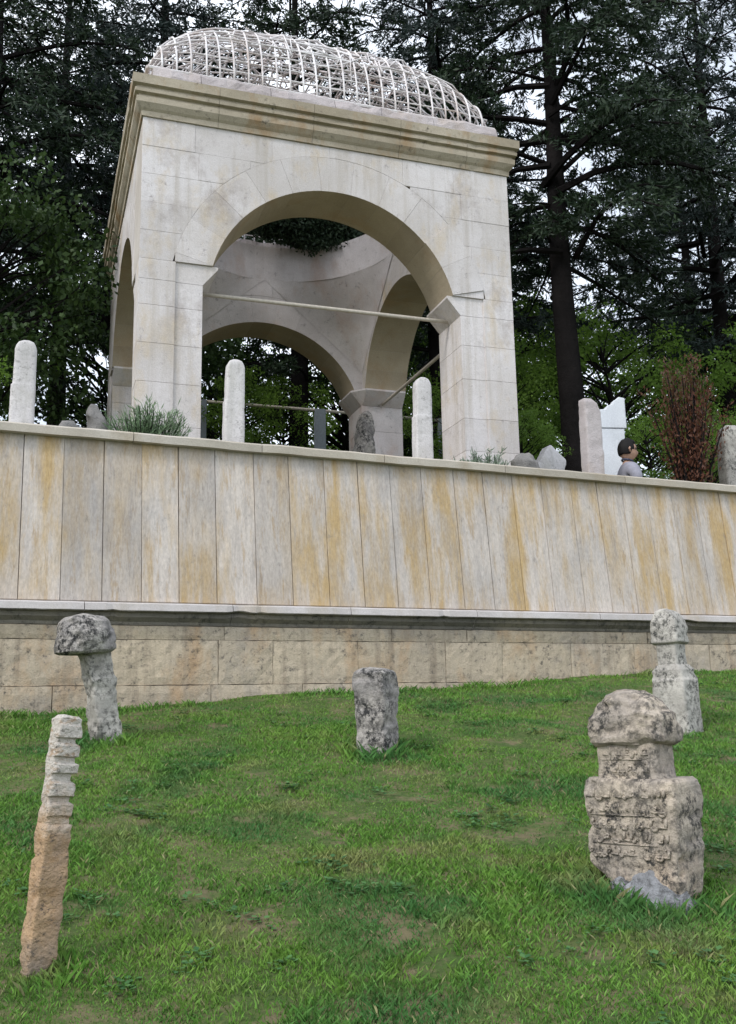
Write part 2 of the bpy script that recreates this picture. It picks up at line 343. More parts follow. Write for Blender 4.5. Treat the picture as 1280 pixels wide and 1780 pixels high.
def terrace_sheet():
    tx = np.concatenate([np.linspace(-150, -5, 8), np.linspace(-4, 14, 30), np.linspace(16, 150, 8)]); ty = np.concatenate([[0], np.linspace(9.6, 40, 30), np.linspace(50, 400, 8)])
    X, Y = np.meshgrid(tx, ty); lim = np.clip(8.62 + math.tan(0.0752)*X, 7.9, 9.55); Y = np.where(Y < 1, lim, Y)
    Z = 2.1 + 0.19*np.clip(Y-9.6, 0, 30); V = np.stack([X.ravel(), Y.ravel(), Z.ravel()], 1); nx, ny = len(tx), len(ty)
    i = (np.arange(nx-1)[None, :] + nx*np.arange(ny-1)[:, None]).ravel()
    o = np_mesh('terrace_ground', V, np.stack([i, i+1, i+nx+1, i+nx], 1), MAT['terrace']); o['kind'] = 'structure'
terrace_sheet()

# ------------------------------------------------------------------ retaining wall
wall = empty('retaining_wall', (0, 8.3, 0), 0.0752)
tag(wall, 'long retaining wall of upright streaked slabs above a squared stone base', 'wall')
S0, S1, ZL, ZT, LEAN = -6.0, 13.0, 0.79, 2.32, 0.1133
# mortar core behind slabs and base
m = MB(); yb = 0.045
m.add([(S0, LEAN*0+yb, 0.70), (S1, yb, 0.70), (S1, LEAN*1.5+yb, 2.26), (S0, LEAN*1.5+yb, 2.26), (S0, 0.45, 0.70), (S1, 0.45, 0.70), (S1, 0.45, 2.26), (S0, 0.45, 2.26)],
      [(0, 1, 2, 3), (4, 7, 6, 5), (0, 3, 7, 4), (1, 5, 6, 2), (3, 2, 6, 7), (0, 4, 5, 1)])
m.box(S0, 0.012, -1.2, S1, 0.44, 0.69)
m.build('core', MAT['mortar'], wall)
# slabs: one shared unit mesh, scaled
def cham_box_mesh(name, c=(0.008, 0.004)):
    mb = MB(); mb.prism([(-0.5, 0), (0.5, 0), (0.5, 1), (-0.5, 1)], 0, 1, 0, 0.0)
    mb.v = []; mb.f = []
    cx, cz = c
    P = [(-0.5, 0), (0.5, 0), (0.5, 1), (-0.5, 1)]; Q = [(-0.5+cx, cz), (0.5-cx, cz), (0.5-cx, 1-cz), (-0.5+cx, 1-cz)]
    mb.v = [(a, 0, b) for a, b in Q] + [(a, 0.1, b) for a, b in P] + [(a, 1, b) for a, b in P]
    mb.f = [(0, 1, 2, 3)] + [(i, 4+i, 4+(i+1) % 4, (i+1) % 4) for i in range(4)] + [(4+i, 8+i, 8+(i+1) % 4, 4+(i+1) % 4) for i in range(4)] + [(11, 10, 9, 8)]
    me = mb.mesh(name); bm = bmesh.new(); bm.from_mesh(me); bmesh.ops.recalc_face_normals(bm, faces=bm.faces); bm.to_mesh(me); bm.free(); return me
slab_me = cham_box_mesh('slab'); slab_me.materials.append(MAT['panel'])
rs = random.Random(3)
joints = [-0.122, 0.2, 0.529, 0.849, 1.165, 1.49, 1.846, 2.176, 2.522, 2.862, 3.194, 3.53, 3.886, 4.211, 4.551, 4.893, 5.252, 5.58, 5.90, 6.22, 6.551, 6.873]
s = joints[0]; pre = []
while s > S0+0.36: s -= 0.332+rs.uniform(-0.02, 0.02); pre.append(s)
joints = pre[::-1] + joints
while joints[-1] < S1-0.36: joints.append(joints[-1]+0.332+rs.uniform(-0.02, 0.02))
ang = math.atan(LEAN)
for a, b in zip(joints[:-1], joints[1:]):
    o = link('slab', slab_me, wall); o.location = ((a+b)/2, rs.uniform(-0.003, 0.003)+0.004, 0.855)
    o.rotation_euler = (-ang, rs.uniform(-0.002, 0.002), rs.uniform(-0.004, 0.004)); o.scale = (b-a-0.0035, 0.06, 1.425+rs.uniform(-0.004, 0.004))
# coping
s = S0
while s < S1:
    e = min(S1, s+rs.uniform(1.1, 1.7)); mb = MB()
    prof = [(0.085, 2.245), (0.52, 2.245), (0.52, 2.33), (0.10, 2.325), (0.085, 2.31)]
    n = 8
    vs = []; fs = []
    for i in range(n+1):
        x = s+0.003+(e-s-0.006)*i/n
        vs += [(x, y+0.006*mnoise.noise(Vector((x*5, y, z*3))), z+0.007*mnoise.noise(Vector((x*4, y*3, z)))) for y, z in prof]
    k = len(prof)
    for i in range(n):
        for j in range(k): fs.append((i*k+j, i*k+(j+1) % k, (i+1)*k+(j+1) % k, (i+1)*k+j))
    fs += [tuple(range(k)), tuple(n*k+j for j in reversed(range(k)))]
    mb.add(vs, fs); mb.build('coping_stone', MAT['coping'], wall); s = e
# moulded ledge
s = S0
while s < S1:
    e = min(S1, s+rs.uniform(0.9, 1.6)); mb = MB()
    prof = [(0.10, 0.845), (-0.09, 0.840), (-0.105, 0.828), (-0.115, 0.775), (-0.108, 0.766), (-0.065, 0.760), (-0.055, 0.725), (-0.012, 0.69), (-0.005, 0.665), (0.10, 0.665)]
    n = 22; vs = []; fs = []; k = len(prof)
    for i in range(n+1):
        x = s+0.003+(e-s-0.006)*i/n
        for q, (y, z) in enumerate(prof):
            c = max(0, mnoise.noise(Vector((x*2.1+7, 3, 1)))-0.42)*0.22 + max(0, mnoise.noise(Vector((x*9, 1, 5)))-0.40)*0.08
            dy = c if 1 <= q <= 5 else 0
            vs.append((x, y+dy+0.004*mnoise.noise(Vector((x*8, q, 1))), z+0.002*mnoise.noise(Vector((x*6, q*0.2, 9))) + (0.6*c if 3 <= q <= 6 else 0)))
    for i in range(n):
        for j in range(k): fs.append((i*k+j, i*k+(j+1) % k, (i+1)*k+(j+1) % k, (i+1)*k+j))
    fs += [tuple(range(k)), tuple(n*k+j for j in reversed(range(k)))]
    mb.add(vs, fs); o = mb.build('ledge_stone', MAT['ledge'], wall); s = e
    o.data.materials.append(MAT['ledge_shade'])
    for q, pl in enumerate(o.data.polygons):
        if q < n*k and 3 <= q % k <= 7: pl.material_index = 1  # underside faces get the painted-in overhang shade
# base courses
def course(z0, z1, jl, yo, parent, mat, seed, name='block'):
    r2 = random.Random(seed)
    for a, b in zip(jl[:-1], jl[1:]):
        mb = MB(); nx, nz = max(4, int((b-a)/0.06)), max(3, int((z1-z0)/0.06)); gp = 0.0025
        idx = {}; off = r2.uniform(-0.004, 0.006); sd = r2.uniform(0, 50)
        for j in range(nz+1):
            for i in range(nx+1):
                u, v = i/nx, j/nz; ed = 0.006 if (i in (0, nx) or j in (0, nz)) else 0.0
                x = a+gp+(b-a-2*gp)*u; z = z0+gp+(z1-z0-2*gp)*v
                if i in (0, nx): x += 0.004*mnoise.noise(Vector((z*14, sd, i)))
                if j in (0, nz): z += 0.006*mnoise.noise(Vector((x*9, sd, j)))
                d = 0.007*mnoise.noise(Vector((x*5, z*5, sd))) + 0.006*mnoise.noise(Vector((x*22, z*22, sd)))
                pit = max(0, mnoise.noise(Vector((x*16+sd, z*16, 2)))-0.45)*0.05
                idx[i, j] = len(mb.v); mb.v.append((x, yo-off+ed+d+pit, z))
        for j in range(nz):
            for i in range(nx): mb.f.append((idx[i, j], idx[i+1, j], idx[i+1, j+1], idx[i, j+1]))
        ring = [(i, 0) for i in range(nx)] + [(nx, j) for j in range(nz)] + [(i, nz) for i in range(nx, 0, -1)] + [(0, j) for j in range(nz, 0, -1)]
        k = len(mb.v)
        for i, j in ring: p = mb.v[idx[i, j]]; mb.v.append((p[0], yo+0.12, p[2]))
        nR = len(ring)
        for q in range(nR): a_, b_ = idx[ring[q]], idx[ring[(q+1) % nR]]; mb.f.append((a_, k+q, k+(q+1) % nR, b_))
        mb.f.append(tuple(k+q for q in range(nR))); mb.build(name, mat, parent)
def rand_j(lo, hi, a, b, seed, forced=()):
    r2 = random.Random(seed); s = lo; out = [lo]
    while s < hi-b: s += r2.uniform(a, b); out.append(s)
    out.append(hi)
    if forced: out = [q for q in out if q < forced[0]-a*0.6 or q > forced[-1]+a*0.6]; out = sorted(out+list(forced))
    return out
course(0.545, 0.660, rand_j(S0, S1, 0.7, 1.5, 1, (1.55,)), -0.012, wall, MAT['base'], 1)
course(0.175, 0.545, rand_j(S0, S1, 0.5, 1.15, 2, (0.45, 1.50, 1.98)), -0.016, wall, MAT['base'], 2)
course(-0.13, 0.175, rand_j(S0, S1, 0.6, 1.4, 3), -0.030, wall, MAT['base'], 3)
course(-0.50, -0.13, rand_j(S0, S1, 0.6, 1.4, 4), -0.034, wall, MAT['base'], 4)

# ------------------------------------------------------------------ pavilion
PX, PY, PW, PD, T = 0.942, 10.5, 4.588, 4.62, 0.69
ZI, ZW = 4.90, 6.62; ZF = 2.62
pav = empty('stone_pavilion', (0, 0, 0))
pav.location = (PX+PW/2, PY+PD/2, ZF-0.6)
PV = pav.location.copy()
tag(pav, 'open square stone pavilion with four round arches and moulded cornice behind the wall', 'pavilion')
def pav_part(mb, name, mat, smooth=False):
    o = mb.build(name, mat, pav, smooth); o.location = -PV; return o
def xform(o_mb, org, ux, uy):
    """map local (s, t, z) to world: org + ux*s + uy*t"""
    o_mb.v = [(org[0]+ux[0]*a+uy[0]*b, org[1]+ux[1]*a+uy[1]*b, c) for a, b, c in o_mb.v]; return o_mb

def arch_wall(L, a, zcrown, org, ux, uy, smin, smax, nv, seed, mat, y0=0.0, y1=T):
    sc = L/2; rise = zcrown-ZI; R = (a*a+rise*rise)/(2*rise); zc = zcrown-R; ro = R+0.44
    ph0 = math.asin((ZI-zc)/R); r2 = random.Random(seed); core = MB()
    def put(poly, name, cpoly=None, rin=None, proud=0.0):
        for ax, v, k in ((0, smin, True), (0, smax, False)): poly = clip(poly, ax, v, k)
        if len(poly) < 3 or abs(area(poly)) < 0.004: return
        if area(poly) < 0: poly = poly[::-1]
        dy = r2.uniform(-0.0025, 0.0025)
        b = MB(); b.prism(poly, y0+dy+proud, y1+dy, 0.0008, 0.0016)
        inner_f = []
        if rin:
            for fi, f_ in enumerate(b.f):
                if len(f_) == 4 and all(math.hypot(b.v[q][0]-sc, b.v[q][2]-zc) < rin+0.012 for q in f_): inner_f.append(fi)
        o = pav_part(xform(b, org, ux, uy), name, mat)
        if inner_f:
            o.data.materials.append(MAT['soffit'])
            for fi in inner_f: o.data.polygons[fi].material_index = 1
        cp = cpoly or poly
        for ax, v, k in ((0, smin, True), (0, smax, False)): cp = clip(cp, ax, v, k)
        if len(cp) >= 3:
            if area(cp) < 0: cp = cp[::-1]
            core.prism(cp, y0+0.006, y1-0.006)
    # voussoirs
    for i in range(nv):
        t0 = ph0+(math.pi-2*ph0)*i/nv; t1 = ph0+(math.pi-2*ph0)*(i+1)/nv; k = 5
        def ringpts(r0, r1):
            inn = [(sc+r0*math.cos(t), zc+r0*math.sin(t)) for t in np.linspace(t1, t0, k)]
            out = [(sc+r1*math.cos(t), zc+r1*math.sin(t)) for t in np.linspace(t0, t1, k)]
            return inn+out
        p = ringpts(R, ro); cpp = ringpts(R+0.008, ro)
        put(p, 'voussoir', cpp, R, -0.014 if (seed == 11 and i in (0, 1)) else 0.0)
    # springer wedges under the first and last voussoirs
    for sg in (1, -1):
        A = (sc+sg*R*math.cos(ph0), ZI); B = (sc+sg*ro*math.cos(ph0), zc+ro*math.sin(ph0)); C = (sc+sg*ro*math.cos(ph0), ZI)
        put([A, C, B] if sg > 0 else [C, A, B], 'springer')
    # courses
    zs = [ZI, 5.24, 5.58, 5.93, 6.27, ZW]
    for ci in range(5):
        z0, z1 = zs[ci], zs[ci+1]; s = smin; js = [smin]
        while s < smax-0.9: s += r2.uniform(0.5, 0.95); js.append(s)
        js.append(smax)
        for q0, q1 in zip(js[:-1], js[1:]):
            ext = [sc+sg*math.sqrt(ro*ro-(zq-zc)**2) for zq in (z0, z1-0.004) if zq-zc < ro for sg in (1, -1)]
            pts = np.unique(np.round(np.concatenate([np.linspace(q0, q1, 13), [q for q in ext if q0 < q < q1]]), 6)); bot = []
            for sx in pts:
                dx = abs(sx-sc); zb = z0
                if dx < ro: zb = max(z0, zc+math.sqrt(ro*ro-dx*dx))
                bot.append(zb)
            # split into runs where block has height
            run = []
            def flush(run):
                if len(run) >= 2:
                    put([(x, z) for x, z in run] + [(run[-1][0], z1), (run[0][0], z1)], 'block')
            xo_top = math.sqrt(max(0, ro*ro-(z1-0.003-zc)**2)) if z1-0.003-zc < ro else 0
            for x, z in zip(pts, bot):
                if z < z1-0.003: run.append((x, z))
                else:
                    if run and abs(run[-1][0]-(sc-xo_top)) > 1e-3 and run[-1][0] < sc: run.append((sc-xo_top, z1-0.003))
                    flush(run); run = []
                    nxt = pts[pts > x]
                    if x > sc-1e-6 and len(nxt) and nxt[0] > sc+xo_top > x: run = [(sc+xo_top, z1-0.003)]
            flush(run)
    pav_part(xform(core, org, ux, uy), 'wall_core', MAT['pavmortar'])
    return
AF, AS, ZC = 1.475, 1.49, 6.04
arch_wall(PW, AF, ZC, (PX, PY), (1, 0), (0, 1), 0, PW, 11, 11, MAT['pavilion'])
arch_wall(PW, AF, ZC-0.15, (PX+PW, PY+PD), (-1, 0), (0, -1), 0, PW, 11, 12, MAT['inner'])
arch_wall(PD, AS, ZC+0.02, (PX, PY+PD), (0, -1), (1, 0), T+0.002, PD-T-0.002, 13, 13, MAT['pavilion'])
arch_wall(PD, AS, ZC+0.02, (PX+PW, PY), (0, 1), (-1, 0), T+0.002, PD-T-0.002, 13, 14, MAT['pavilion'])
# piers: notched plan, stacked courses, corbelled top
PP = 0.71
RC = 0.022
plan = [(0, 0), (0.40, 0), (0.40, RC), (PP, RC), (PP, PP), (RC, PP), (RC, 0.40), (0, 0.40)]
for (ox, oy, fx, fy) in ((PX, PY, 1, 1), (PX+PW, PY, -1, 1), (PX, PY+PD, 1, -1), (PX+PW, PY+PD, -1, -1)):
    r2 = random.Random(int(ox*10+oy)); z = ZF-0.1; zz = [z]
    while z < 4.15: z += r2.uniform(0.36, 0.52); zz.append(z)
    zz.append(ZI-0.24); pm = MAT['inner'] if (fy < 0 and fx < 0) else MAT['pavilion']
    for z0, z1 in zip(zz[:-1], zz[1:]):
        b = MB(); P = [(x, y) for x, y in plan]; c = 0.003; e = r2.uniform(-0.002, 0.002)
        Q = inset(P, c); k = len(P); lv = [(Q, z0+0.001), (P, z0+c), (P, z1-c), (Q, z1-0.001)]
        for pl, h in lv: b.v += [(ox+fx*(x+e*(1 if x < .2 else 0)), oy+fy*y, h) for x, y in pl]
        for i in range(3):
            for j in range(k): b.f.append((i*k+j, i*k+(j+1) % k, (i+1)*k+(j+1) % k, (i+1)*k+j))
        b.f += [tuple(range(k)), tuple(3*k+j for j in range(k))]
        pav_part(b, 'pier_block', pm)
    # corbelled impost: from the pier plan out to the arch springing
    b = MB(); q = 0.172; z0, z1, z2 = ZI-0.238, ZI-0.03, ZI-0.002
    Pt = [(0, 0), (0.40, 0), (0.40, RC), (PP+q, RC), (PP+q, PP-0.02), (PP-0.02, PP+q), (RC, PP+q), (RC, 0.40), (0, 0.40)]
    Pb = [(0, 0), (0.40, 0), (0.40, RC), (PP, RC), (PP, PP-0.02), (PP-0.02, PP), (RC, PP), (RC, 0.40), (0, 0.40)]
    k = len(Pt)
    for pl, h in ((Pb, z0), (Pt, z1), (Pt, z2)): b.v += [(ox+fx*x, oy+fy*y, h) for x, y in pl]
    for i in range(2):
        for j in range(k): b.f.append((i*k+j, i*k+(j+1) % k, (i+1)*k+(j+1) % k, (i+1)*k+j))
    b.f += [tuple(range(k)), tuple(2*k+j for j in range(k))]
    pav_part(b, 'impost', pm)
b = MB(); b.box(PX-0.15, PY-0.12, 1.9, PX+PW+0.15, PY+PD+0.15, ZF); pav_part(b, 'podium', MAT['base'])
# cornice stones with mitred ends, four sides
prof = [(-0.3, ZW+0.001), (0.022, ZW+0.001), (0.026, ZW+0.064), (0.05, ZW+0.088), (0.085, ZW+0.140), (0.088, ZW+0.205), (0.062, ZW+0.222), (0.062, ZW+0.240), (0.108, ZW+0.252), (0.11, ZW+0.292), (0.092, ZW+0.307), (0.092, ZW+0.325), (0.135, ZW+0.339), (0.14, ZW+0.450), (-0.3, ZW+0.468)]
def cornice(L, org, ux, uy, seed):
    r2 = random.Random(seed); s = 0; js = [0]
    while s < L-1.3: s += r2.uniform(0.8, 1.2); js.append(s)
    js.append(L)
    for i, (a, b_) in enumerate(zip(js[:-1], js[1:])):
        mb = MB(); k = len(prof); n = 6
        for q in range(n+1):
            for o_, z in prof:
                sa = a+0.002 - (o_ if i == 0 else 0); sb = b_-0.002 + (o_ if i == len(js)-2 else 0); x = sa+(sb-sa)*q/n
                d = 0.006*mnoise.noise(Vector((x*6, z*9, seed*5.0))) - max(0, mnoise.noise(Vector((x*4, z*5, seed*3.0)))-0.4)*0.08
                mb.v.append((x, -(o_+d), z))
        for q in range(n):
            for j in range(k): mb.f.append((q*k+j, q*k+(j+1) % k, (q+1)*k+(j+1) % k, (q+1)*k+j))
        mb.f += [tuple(range(k)), tuple(n*k+j for j in reversed(range(k)))]
        pav_part(xform(mb, org, ux, uy), 'cornice_stone', MAT['cornice'])
cornice(PW, (PX, PY), (1, 0), (0, 1), 1); cornice(PW, (PX+PW, PY+PD), (-1, 0), (0, -1), 2)
cornice(PD, (PX, PY+PD), (0, -1), (1, 0), 3); cornice(PD, (PX+PW, PY), (0, 1), (-1, 0), 4)
# attic course
ZA = ZW+0.468
def attic(L, org, ux, uy, seed, ext):
    r2 = random.Random(seed); s = ext[0]; js = [s]
    while s < L-ext[1]-1.0: s += r2.uniform(0.5, 0.9); js.append(s)
    js.append(L-ext[1])
    for a, b_ in zip(js[:-1], js[1:]):
        mb = MB(); n = 8; prof2 = [(0.0, ZA-0.02), (0.005, ZA+0.10), (0.03, ZA+0.19), (0.07, ZA+0.24), (0.14, ZA+0.26), (0.5, ZA+0.25), (0.5, ZA-0.02)]; k = len(prof2)
        for q in range(n+1):
            x = a+0.003+(b_-a-0.006)*q/n
            for y, z in prof2:
                w = 1 if z > ZA else 0
                mb.v.append((x, y+w*0.045*mnoise.noise(Vector((x*5, z*7, seed))), z+w*0.055*mnoise.noise(Vector((x*3.3, y*4, seed+4)))))
        for q in range(n):
            for j in range(k): mb.f.append((q*k+j, q*k+(j+1) % k, (q+1)*k+(j+1) % k, (q+1)*k+j))
        mb.f += [tuple(range(k)), tuple(n*k+j for j in reversed(range(k)))]
        pav_part(xform(mb, org, ux, uy), 'attic_stone', MAT['attic'])
attic(PW, (PX, PY), (1, 0), (0, 1), 1, (0.10, 0.10)); attic(PW, (PX+PW, PY+PD), (-1, 0), (0, -1), 2, (0.10, 0.10))
attic(PD, (PX, PY+PD), (0, -1), (1, 0), 3, (0.505, 0.505)); attic(PD, (PX+PW, PY), (0, 1), (-1, 0), 4, (0.505, 0.505))
# pendentives and the ring of the open dome
CXp, CYp = PX+PW/2, PY+PD/2; ia, ib = PW/2-T-0.004, PD/2-T-0.004
for sx in (1, -1):
    for sy in (1, -1):
        mb = MB(); nt_, nph = 16, 16; z0, z1 = 5.20, 6.61
        for i in range(nt_+1):
            t = i/nt_; w = t**1.05
            for j in range(nph+1):
                ph = math.pi/2*j/nph; ex, ey = ia*math.cos(ph), ib*math.sin(ph)
                x = ia*(1-w)+ex*w; y = ib*(1-w)+ey*w
                d = 0.012*mnoise.noise(Vector((x*6*sx, y*6*sy, t*8)))
                mb.v.append((CXp+sx*(x-abs(d)), CYp+sy*(y-abs(d)), z0+(z1-z0)*t))
        for i in range(nt_):
            for j in range(nph):
                a = i*(nph+1)+j; mb.f.append((a, a+1, a+nph+2, a+nph+1))
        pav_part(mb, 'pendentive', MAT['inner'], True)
mb = MB(); n = 64
for j in range(n):
    t = 2*math.pi*j/n; c, s_ = math.cos(t), math.sin(t)
    k = 1/max(abs(c), abs(s_)); ox, oy = (PW/2-0.2)*c*k, (PD/2-0.2)*s_*k
    r = 0.03*mnoise.noise(Vector((c*3, s_*3, 1)))
    for (x, y, z) in ((ox, oy, 6.64), (ia*c*(1+r*0.3)+0.0, ib*s_*(1+r*0.3), 6.595), (ia*c*(1+r), ib*s_*(1+r), 7.17+1.6*r), (ox, oy, 7.19)):
        mb.v.append((CXp+x, CYp+y, z))
for j in range(n):
    a, b_ = j*4, ((j+1) % n)*4
    for q in range(4): mb.f.append((a+q, b_+q, b_+(q+1) % 4, a+(q+1) % 4))
pav_part(mb, 'dome_ring', MAT['inner'])
# iron tie rods
for p0, p1 in (((PX+PP-0.05, PY+0.36, 4.70), (PX+PW-PP+0.05, PY+0.36, 4.70)), ((PX+PW-0.36, PY+PP-0.05, 4.70), (PX+PW-0.36, PY+PD-PP+0.05, 4.70))):
    mb = MB(); mb.tube([Vector(p0).lerp(Vector(p1), i/8) for i in range(9)], 0.024, 8); pav_part(mb, 'tie_rod', MAT['tierod'], True)

# ------------------------------------------------------------------ lattice dome
dome = empty('lattice_dome', (CXp-0.035, CYp, ZA+0.22)); tag(dome, 'pale wire lattice dome resting on the pavilion roof', 'lattice dome')
da, db, dh = 2.22, 2.24, 1.38
def dome_z(u, v, h=dh): return h*math.sqrt(max(0, (1-abs(u)**4)*(1-abs(v)**4)))
mb = MB(); mb.tube([(-da, -db, 0.0), (da, -db, 0.0)], 0.022, 6); mb.tube([(da, -db, 0), (da, db, 0)], 0.022, 6); mb.tube([(da, db, 0), (-da, db, 0)], 0.022, 6); mb.tube([(-da, db, 0), (-da, -db, 0)], 0.022, 6)
mb.build('base_frame', MAT['rod'], dome)
tt = [math.copysign(1-(1-abs(q))**1.9, q) for q in np.linspace(-1, 1, 37)]
def rod(path, r=0.0125):
    mb = MB(); mb.tube(path, r, 5); return mb.build('lattice_rod', MAT['rod'], dome, True)
rr = random.Random(5)
NX, NY = 26, 26
for i in range(1, NX):
    u = -1+2*i/NX; j1, j2 = rr.uniform(-.02, .02), rr.uniform(-.02, .02)
    rod([(da*(u+j1*math.sin(3*v)), db*v, dome_z(u, v)+0.05*mnoise.noise(Vector((u*4, v*4, i*0.3)))) for v in tt])
for i in range(1, NY):
    v = -1+2*i/NY; j1 = rr.uniform(-.02, .02)
    rod([(da*u, db*(v+j1*math.sin(3*u)), dome_z(u, v)+0.05*mnoise.noise(Vector((u*4, v*4, 30+i*0.3)))-0.012) for u in tt])
# horizontal hoops following the contour of the dome
for k, hz_ in enumerate((0.16, 0.32, 0.50, 0.70, 0.90, 1.08, 1.22, 1.31)):
    pts = []
    for j in range(49):
        t = 2*math.pi*j/48; lo, hi = 0, 1.0
        c, s_ = math.cos(t), math.sin(t); kk = 1/max(abs(c), abs(s_))
        for _ in range(26):
            mid = (lo+hi)/2
            if dome_z(c*kk*mid, s_*kk*mid) > hz_: lo = mid
            else: hi = mid
        pts.append((da*c*kk*mid, db*s_*kk*mid, hz_+0.03*mnoise.noise(Vector((c*3, s_*3, k)))))
    rod(pts, 0.0095)
# criss-cross bracing wires between the ribs
for sg in (1, -1):
    for i in range(-9, 10):
        pts = []
        for q in np.linspace(-1, 1, 41):
            u = q; v = sg*(q + i*0.2)
            if abs(v) <= 0.995 and abs(u) <= 0.995: pts.append((da*u, db*v, dome_z(u, v)-0.03+0.07*mnoise.noise(Vector((u*5, v*5, sg)))))
        if len(pts) > 4: rod(pts, 0.0095)

# loose tangled wires woven through the lattice
for i in range(110):
    u0, v0 = rr.uniform(-.9, .9), rr.uniform(-.95, .95); a = rr.uniform(0, 6.28); L = rr.uniform(.35, .8); pts = []
    for q in np.linspace(-.5, .5, 9):
        u = u0+math.cos(a)*L*q+0.06*math.sin(q*9+i); v = v0+math.sin(a)*L*q
        if abs(u) < .99 and abs(v) < .99: pts.append((da*u, db*v, dome_z(u, v)+0.055*math.sin(q*14+i)+0.02))
    if len(pts) > 4: rod(pts, 0.0095)

# ------------------------------------------------------------------ gravestones on the lawn
def gravestone(name, x, y, rz, label, tilt=(0, 0), sink=0.06, cat='gravestone'):
    e = empty(name, (x, y, g(x, y)-sink)); e.rotation_euler = (tilt[0], tilt[1], rz); return tag(e, label, cat)
def scribble(mb, x0, x1, z0, z1, yf, seed, rows, nper, r=0.006):
    """raised worn letter-like strokes in rows on a face at y = yf"""
    r2 = random.Random(seed); hh = (z1-z0)/rows
    def stroke(pts, rr_): mb.tube([(a, yf+0.003*mnoise.noise(Vector((a*60, b*60, seed))), b) for a, b in pts], [rr_*(0.75+0.5*abs(mnoise.noise(Vector((a*90, b*90, 3))))) for a, b in pts], 5)
    for q in range(rows):
        zb = z0+hh*(q+0.30); x = x1-0.005; base = []
        while x > x0+0.015:
            w = r2.uniform(0.018, 0.042); k = r2.random(); up = hh*r2.uniform(.42, .58)
            if r2.random() < 0.10: x -= w; continue
            if k < 0.38: stroke([(x, zb+up), (x-0.002, zb+up*0.4), (x-0.006, zb)], r)
            elif k < 0.62: stroke([(x-w*t, zb+hh*0.20*math.sin(t*math.pi*2)) for t in np.linspace(0, 1, 7)], r*0.9)
            elif k < 0.84: stroke([(x-w*0.5+w*0.42*math.cos(t), zb-hh*0.04+hh*0.22*math.sin(t)) for t in np.linspace(2.8, 6.6, 8)], r)
            else:
                stroke([(x-w*0.5+0.007*math.cos(t), zb+hh*0.22+0.007*math.sin(t)) for t in np.linspace(0, 5.6, 7)], r*0.8); stroke([(x-w*0.3, zb+hh*0.15), (x-w, zb)], r*0.8)
            if r2.random() < 0.35: stroke([(x-w*0.5, zb+hh*0.46), (x-w*0.5-0.006, zb+hh*0.47)], r*0.9)
            if r2.random() < 0.6: stroke([(x, zb), (x-w*0.5, zb-0.002), (x-w-0.004, zb)], r*0.8)
            x -= w+r2.uniform(-0.004, 0.006)
        if q and q % 2: stroke([(x0+(x1-x0)*t, z0+hh*q) for t in np.linspace(0.05, 0.85, 12)], r*0.5)
# faces: front = local -y
# 1 tall inscribed headstone with domed cap
FR = math.atan2(-0.40, -0.91) + math.pi/2     # turns local -y to the stone's front direction
gs = gravestone('inscribed_headstone', 2.51, 3.79, FR, 'weathered carved headstone with rounded cap on a broad inscribed block', (0.0, R_(-1.5)), 0.05)
mb = MB(); mb.loft([(0.0, .13, .10, .06, -.02, 4), (0.08, .17, .115, .045, -.01, 5), (0.17, .215, .12, 0, 0, 9), (0.30, .222, .125, 0, 0, 12), (0.475, .225, .125, 0, 0, 12), (0.50, .222, .122, 0, 0, 12), (0.512, .205, .11, 0, 0, 10)], 72, 44, 0.014, 11, 1, 0.05)
bd_ = mb.build('body', MAT['grave'], gs, True)
mb = MB(); scribble(mb, -.20, .19, .19, .48, -.1235, 4, 5, 6, 0.0075); mb.build('carved_inscription', MAT['grave'], bd_, True)
mb = MB(); mb.loft([(0.49, .155, .095, -.015, 0, 8), (0.53, .148, .09, -.015, 0, 8), (0.66, .145, .088, -.015, 0, 8), (0.73, .150, .095, -.015, 0, 6)], 56, 24, 0.006, 10, 2, 0.02); nk_ = mb.build('neck', MAT['grave'], gs, True)
mb = MB(); scribble(mb, -.14, .11, .52, .66, -.088, 9, 2, 4, 0.0075); mb.build('carved_inscription', MAT['grave'], nk_, True)
mb = MB(); mb.loft([(0.65, .158, .10, -.012, 0, 6), (0.665, .176, .118, -.010, 0, 5), (0.73, .184, .125, -.008, 0, 4.2), (0.775, .178, .122, -.008, 0, 3.6), (0.79, .160, .112, -.012, 0, 3.2), (0.835, .142, .10, -.02, 0, 2.8), (0.868, .10, .075, -.03, 0, 2.4), (0.885, .04, .03, -.035, 0, 2)], 72, 44, 0.022, 9, 3, 0.06); mb.build('cap', MAT['grave'], gs, True)
mb = MB(); mb.loft([(-0.06, .21, .13, .03, -.07, 2.2), (0.04, .19, .125, .03, -.065, 2.2), (0.10, .15, .10, .04, -.055, 2), (0.15, .09, .07, .06, -.04, 2), (0.175, .03, .02, .06, -.03, 2)], 56, 34, 0.028, 11, 7, 0.06); mb.build('foot', MAT['cement'], gs, True)
